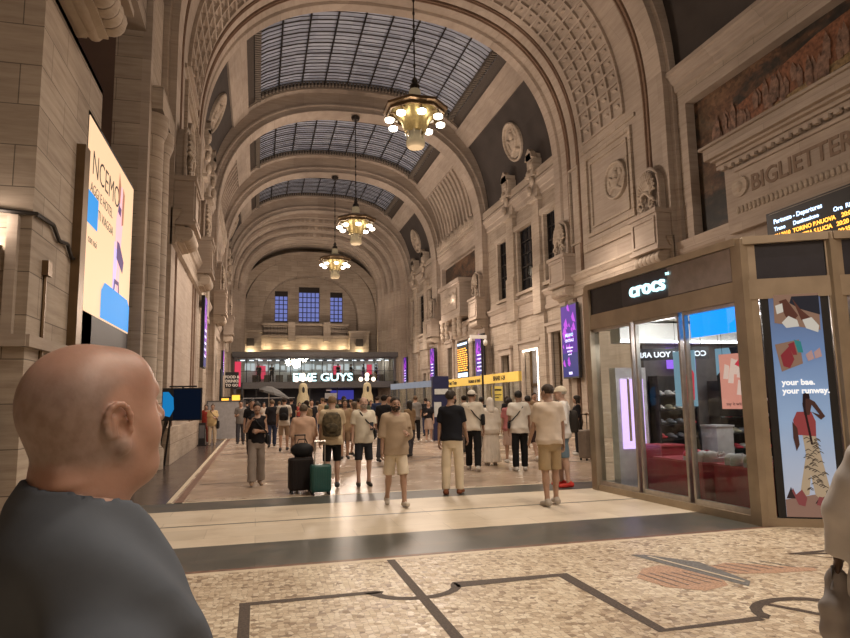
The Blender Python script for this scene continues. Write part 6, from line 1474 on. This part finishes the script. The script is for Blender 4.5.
# ------------------------------------------------------------ the bald man in the foreground
def bald_man():
    r = thing('person', 'bald older man in dark grey tee, close in the foreground, looking right', 'person', (-.232, 1.1, 0), -math.radians(47))
    HZ = 1.592
    HRm = rotm('X', -.0)
    def hq(q): # head frame
        c_, s_ = math.cos(.17), math.sin(.17); Y, Z = q.Y+.01, q.Z-HZ; return Q(q.X/.95, (Y*c_+Z*s_)/.9, (Z*c_-Y*s_)/.97)
    def skull(g):
        d = el(g, (0, -.018, .022), (.079, .1, .088))
        d = smin(d, el(g, (0, -.045, .005), (.072, .068, .078)), .03)
        d = smin(d, el(g, (0, .03, -.03), (.066, .062, .085)), .03)
        d = smin(d, el(g, (0, .042, -.092), (.036, .034, .026)), .03)
        d = smin(d, el(g, (0, .052, .04), (.058, .042, .05)), .03)
        for s in (1, -1):
            d = smin(d, rc(g, (s*.056, -.01, -.05), (s*.022, .058, -.09), .022, .02), .025)
            d = smin(d, el(g, (s*.046, .055, -.04), (.024, .024, .03)), .022)
        d = smin(d, rc(g, (-.034, .082, .022), (.034, .082, .022), .0125, .0125), .014)
        d = smin(d, rc(g, (0, .088, .014), (0, .112, -.024), .008, .015), .011)
        for s in (1, -1):
            d = smin(d, el(g, (s*.014, .1, -.028), (.011, .011, .009)), .006)
            d = smax(d, -el(g, (s*.032, .1, .0), (.018, .017, .012)), .01)
            d = smin(d, el(g, (s*.031, .08, -.001), (.014, .013, .012)), .003)
        d = smin(d, el(g, (0, .092, -.053), (.025, .011, .006)), .008); d = smin(d, el(g, (0, .089, -.066), (.022, .012, .008)), .007)
        # jowls, thick neck with a fold at the nape
        d = smin(d, el(g, (0, .018, -.105), (.05, .05, .03)), .03)
        d = smin(d, rc(g, (0, -.034, -.06), (0, -.062, -.21), .068, .074), .03)
        d = smin(d, rc(g, (-.03, -.085, -.088), (.03, -.085, -.088), .02, .02), .02)
        d = d-.0012*np.sin(g.Z*260)*np.clip((-g.Y-.05)*30, 0, 1)*np.clip((-.06-g.Z)*30, 0, 1)
        # ears: helix rim, antihelix, bowl, lobe, tragus
        G = g; g = Q(G.X/.92-.0, (G.Y+.012)/1.12, (G.Z+.02)/.9)
        for s in (1, -1):
            s = s*1.06
            t = np.array([.25*PI, .45*PI, .65*PI, .85*PI, 1.05*PI, 1.25*PI])
            rim = [(s*(.088+.004*math.sin(a)), -.006+.019*math.cos(a), .008+.031*math.sin(a)) for a in np.linspace(-.05*PI, 1.25*PI, 10)]
            e = el(g, (s*.08, -.008, -.004), (.008, .019, .032))
            for a, b in zip(rim, rim[1:]): e = smin(e, rc(g, a, b, .0042, .0042), .004)
            e = smin(e, el(g, (s*.084, -.0, -.034), (.007, .01, .012)), .008)
            e = smin(e, rc(g, (s*.086, -.012, .018), (s*.087, -.013, -.014), .004, .004), .004)
            e = smax(e, -el(g, (s*.09, .002, -.004), (.016, .010, .017)), .003)
            e = smin(e, el(g, (s*.083, .014, -.008), (.006, .005, .008)), .004)
            d = smin(d, e, .006)
        return d
    TB0 = [(.7, .19, .14, 0), (.9, .2, .165, 0), (1.0, .205, .18, .015), (1.1, .2, .18, .02), (1.22, .2, .16, .01), (1.3, .205, .14, 0), (1.35, .19, .12, -.015), (1.405, .14, .1, -.03), (1.46, .09, .08, -.04), (1.5, .05, .05, -.045)]
    TB = [(a, b_*.82, c*.88, dd) for a, b_, c, dd in TB0]
    S1 = {k: (np.array((k*.137, -.06, 1.275)), np.array((k*.2, -.03, 1.05)), np.array((k*.18, .15, .9))) for k in (1, -1)}
    def torso(q): 
        d = tors(q, TB)
        for k in (1, -1):
            s, e, w = S1[k]; d = smin(d, rc(q, (k*.03, -.05, 1.40), s, .06, .062), .04); d = smin(d, rc(q, s, e, .056, .045), .03); d = smin(d, rc(q, e, w, .045, .03), .02)
        return d
    def legs(q):
        d = el(q, (0, 0, .86), (.19, .14, .15))
        for k in (1, -1):
            d = smin(d, rc(q, (k*.1, 0, .86), (k*.11, .01, .48), .095, .06), .03); d = smin(d, rc(q, (k*.11, .01, .48), (k*.12, -.01, .08), .055, .038), .02); d = smin(d, rc(q, (k*.12, -.05, .035), (k*.13, .12, .03), .034, .028), .02)
        return d
    parts = [surf(lambda q: skull(hq(q)), (-.13, -.16, HZ-.24), (.13, .16, HZ+.14), .0028), surf(lambda q: smin(torso(q), legs(q), .04), (-.4, -.25, .0), (.4, .3, 1.52), .014)]
    for k in (1, -1):
        f = nrm(S1[k][2]-S1[k][1]); zc = -f; xc = nrm(np.array((-k*.4, .2, 1.0))-zc*np.dot((-k*.4, .2, 1.0), zc)); yc = np.cross(zc, xc); yc = -yc if yc[0]*k > 0 else yc; Rm = np.stack([xc, yc, zc], 0)
        v, fc = surf(lambda q: hand_sdf(Q(Rm[0, 0]*q.X+Rm[0, 1]*q.Y+Rm[0, 2]*q.Z, Rm[1, 0]*q.X+Rm[1, 1]*q.Y+Rm[1, 2]*q.Z, Rm[2, 0]*q.X+Rm[2, 1]*q.Y+Rm[2, 2]*q.Z), .4), (-.2,)*3, (.2,)*3, .006); parts.append((v+S1[k][2], fc))
    # skin with short grey stubble painted as the hair it is
    m, nt, b = nt_new('skin_ruddy_with_grey_stubble'); at = N(nt, 'ShaderNodeAttribute', attribute_name='stubble'); tc = N(nt, 'ShaderNodeTexCoord')
    n1 = N(nt, 'ShaderNodeTexNoise', i_Scale=11.0, i_Detail=5.0); nt.links.new(tc.outputs['Object'], n1.inputs['Vector'])
    r1 = ramp(nt, n1.outputs[0], [(.3, (.33, .18, .135)), (.55, (.43, .255, .195)), (.75, (.5, .31, .245))])
    n2 = N(nt, 'ShaderNodeTexNoise', i_Scale=60.0, i_Detail=3.0); mp = N(nt, 'ShaderNodeMapping'); mp.inputs['Scale'].default_value = (1, 1, .8); nt.links.new(tc.outputs['Object'], mp.inputs[0]); nt.links.new(mp.outputs[0], n2.inputs['Vector'])
    r2 = ramp(nt, n2.outputs[0], [(.35, (.21, .165, .15)), (.6, (.29, .235, .215))])
    mx = N(nt, 'ShaderNodeMix', data_type='RGBA'); ml = N(nt, 'ShaderNodeMath', operation='MULTIPLY'); nt.links.new(at.outputs['Fac'], ml.inputs[0]); ml.inputs[1].default_value = .75; nt.links.new(ml.outputs[0], mx.inputs[0])
    nt.links.new(r1.outputs[0], mx.inputs[6]); nt.links.new(r2.outputs[0], mx.inputs[7]); nt.links.new(mx.outputs[2], b.inputs['Base Color'])
    b.inputs['Roughness'].default_value = .48; b.inputs['Subsurface Weight'].default_value = .12; b.inputs['Subsurface Scale'].default_value = .015
    n3 = N(nt, 'ShaderNodeTexNoise', i_Scale=140.0, i_Detail=3.0); nt.links.new(tc.outputs['Object'], n3.inputs['Vector'])
    bp = N(nt, 'ShaderNodeBump', i_Strength=.12, i_Distance=.002); nt.links.new(n3.outputs[0], bp.inputs['Height']); nt.links.new(bp.outputs[0], b.inputs['Normal'])
    eye = [np.array((s*.032, .092, HZ-.001)) for s in (1, -1)]; mo = np.array((0, .098, HZ-.06))
    def mf(c):
        i = np.zeros(len(c))
        for e in eye: i[np.linalg.norm((c-e)*(1, 1, 1.4), axis=1) < .012] = 1
        i[np.linalg.norm((c-mo)*(1, 1, 2.6), axis=1) < .024] = 2; return i
    me = to_mesh('body', parts, [m, EYEW, LIP], mf)
    co_ = np.zeros(len(me.vertices)*3, f32); me.vertices.foreach_get('co', co_); co_ = co_.reshape(-1, 3); X, Y, Z = co_[:, 0], co_[:, 1], co_[:, 2]-HZ
    def ss(x, a, b_): t = np.clip((x-a)/(b_-a), 0, 1); return t*t*(3-2*t)
    top_ = ss(Z, .085, .02); low = ss(Z, -.095, -.06); fr = ss(Y-.35*np.clip(-Z-.03, 0, 1), .015, -.03); st = top_*low*fr
    near_ear = 1-ss(np.sqrt((Y+.006)**2+Z**2), .03, .05); st = st*(1-near_ear*(np.abs(X) > .07))
    at_ = me.attributes.new('stubble', 'FLOAT', 'POINT'); at_.data.foreach_set('value', st.astype(f32))
    link('body', me, r)
    TEE = flat('cloth_dark_slate_tee', (.1, .115, .14), .9, var=.12, scale=6, bump=.2, spec=.15)
    # fine weave
    def shirt(q):
        d = tors(q, [(z, w+.012, dd+.012, y) for z, w, dd, y in TB], 0, 0, .8, 1.49)
        for k in (1, -1):
            s, e, w = S1[k]; d = smin(d, rc(q, (k*.03, -.055, 1.405), s, .066, .074), .04)
            a = rc(q, s, e, .07, .073); a = np.maximum(a, cutp(q, s+(e-s)*.86, nrm(e-s))); d = smin(d, a, .008)
        wv = .009*np.sin(26*q.Z+18*q.X+6*np.sin(9*q.X))*np.clip((1.34-q.Z)*6, 0, 1)+.007*np.sin(34*(q.Z-.6*q.X)+4*np.sin(11*q.Y)) + .003*np.sin(60*q.X-20*q.Z)*np.clip((1.4-q.Z)*4, 0, 1)
        d = d+wv
        g = hq(q); d = smax(d, -rc(g, (0, -.034, -.06), (0, -.02, -.19), .078, .086), .006)
        return d
    link('t_shirt', to_mesh('t_shirt', [surf(shirt, (-.42, -.26, .78), (.42, .3, 1.53), .0065)], [TEE]), r)
    link('trousers', to_mesh('trousers', [surf(lambda q: np.maximum(legs(q)-.016, .09-q.Z)+fold(q, .003), (-.32, -.25, .05), (.32, .25, 1.04), .014)], [cloth('trousers_navy', (.02, .022, .03))]), r)
    for k in (1, -1): link('shoe', to_mesh('shoe', [surf(lambda q: np.maximum(smin(rc(q, (k*.12, -.05, .04), (k*.13, .13, .035), .045, .038), rc(q, (k*.12, -.02, .1), (k*.12, -.03, .05), .045, .045), .02), .002-q.Z), (k*.12-.09, -.14, -.02), (k*.12+.09, .2, .18), .01)], [cloth('shoe_dark', (.04, .04, .045))]), r)
    # dark-framed glasses are not worn; nothing else
    return r
bald_man()
# ------------------------------------------------------------ light
def plight(x, y, z, e, r=.3, c=(1, .78, .55)):
    l = bpy.data.lights.new('point_light', 'POINT'); l.energy = e; l.shadow_soft_size = r; l.color = c; l.specular_factor = .12
    o = bpy.data.objects.new('point_light', l); COL.objects.link(o); o.location = (x, y, z); return o
def slight(x, y, z, tx, ty, tz, e, ang=1.6, r=.3, c=(1, .78, .55), blend=.8):
    l = bpy.data.lights.new('added_spot', 'SPOT'); l.energy = e; l.shadow_soft_size = r; l.color = c; l.spot_size = ang; l.spot_blend = blend; l.specular_factor = .04
    o = bpy.data.objects.new('added_spot', l); COL.objects.link(o); o.location = (x, y, z)
    o.rotation_euler = (Vector((tx, ty, tz))-Vector((x, y, z))).to_track_quat('-Z', 'Y').to_euler(); return o
W1 = (1, .81, .665)
for y, e in ((23, 1250), (38.6, 1300), (49.8, 1200), (7, 450), (-3, 1000)):  # entries without a chandelier: unseen lights added to brighten the foreground
    plight(5.78, y, 7.6 if y > 8 else 9.5, e, .7, W1)
for y in (13, 29.5, 36, 43, 48, 56):     # unseen flood lamps, added at cornice height to light the vault
    for x, s in ((WR-1.2, -1), (WL+1.2, 1)):
        slight(x, y, 8.0, 5.75+s*-1.5, y+1, 20, 430 if y > 16 else (130 if s > 0 else 0.01), 2.0, .3, (1, .82, .69))
for y in (22, 31, 38, 47, 55):           # unseen spots added to brighten the walls and the floor
    for x, s in ((WR-3.2, 1), (WL+3.2, -1)): slight(x, y, 9.0, x+s*2.0, y, 0, 900, 2.2, .5, W1)
for y, e in ((-2, 1500), (4, 1900), (10, 1700), (16.5, 1500), (28, 1500), (34, 1300), (44, 1200)):  # unseen downward spots added in mid-air to brighten floor and people
    slight(5.0, y, 13, 5.0, y, 0, e, 2.0, .6, (1, .85, .68))
for x in (.9, 2.8, 4.7, 6.6, 8.5): plight(x, 66.4, 7.15, 45, .06, (1, .8, .5))
for x in (-.7, 10.2): plight(x, 65.6, 6.75, 60, .06, (1, .8, .5))
for x in (1, 10.5): slight(x, 61.5, 7.2, 5.75, 64, 16, 500, 2.4, .3, W1)  # unseen spots added to brighten the far arch
for x in (0, 4, 8, 12): plight(x, 63.6, 5.4, 30, .2, (1, .95, .9))
for x, y in ((6.6, 9.3), (6.9, 8.4), (6.9, 7.5), (8.2, 8.8)): plight(x, y, 2.6, 15, .15, (1, .93, .9))
plight(11.5, 28, 3.3, 90, .3, W1); plight(11.5, 44, 3.3, 90, .3, W1)
plight(-3.2, 8.65, 3.9, 12, .08, W1)
w = bpy.data.worlds.new('World'); S.world = w; w.use_nodes = True
w.node_tree.nodes['Background'].inputs[0].default_value = (.02, .025, .05, 1); w.node_tree.nodes['Background'].inputs[1].default_value = 1
# ------------------------------------------------------------ camera
cam = bpy.data.cameras.new('Camera'); co = bpy.data.objects.new('Camera', cam); COL.objects.link(co)
cam.sensor_width = 36; cam.lens = 36*640/850; cam.clip_start = .05; cam.clip_end = 300
TH, PP, RR = math.radians(14.7), math.radians(7.3), math.radians(1.0)
fw = Vector((math.sin(TH)*math.cos(PP), math.cos(TH)*math.cos(PP), math.sin(PP))); rt = Vector((math.cos(TH), -math.sin(TH), 0)); up = rt.cross(fw)
r2 = rt*math.cos(RR)-up*math.sin(RR); u2 = rt*math.sin(RR)+up*math.cos(RR)
M = Matrix((r2, u2, -fw)).transposed().to_4x4(); M.translation = (0, 0, 1.6); co.matrix_world = M
S.camera = co
S.view_settings.view_transform = 'Standard'; S.view_settings.look = 'None'; S.view_settings.gamma = 1; S.view_settings.exposure = 0.0
S.view_settings.use_curve_mapping = False
S.cycles.use_denoising = True; S.cycles.max_bounces = 5; S.cycles.diffuse_bounces = 3; S.cycles.glossy_bounces = 3; S.cycles.transparent_max_bounces = 12
S.cycles.sample_clamp_indirect = 4; S.cycles.use_light_tree = True; S.cycles.caustics_reflective = False; S.cycles.caustics_refractive = False
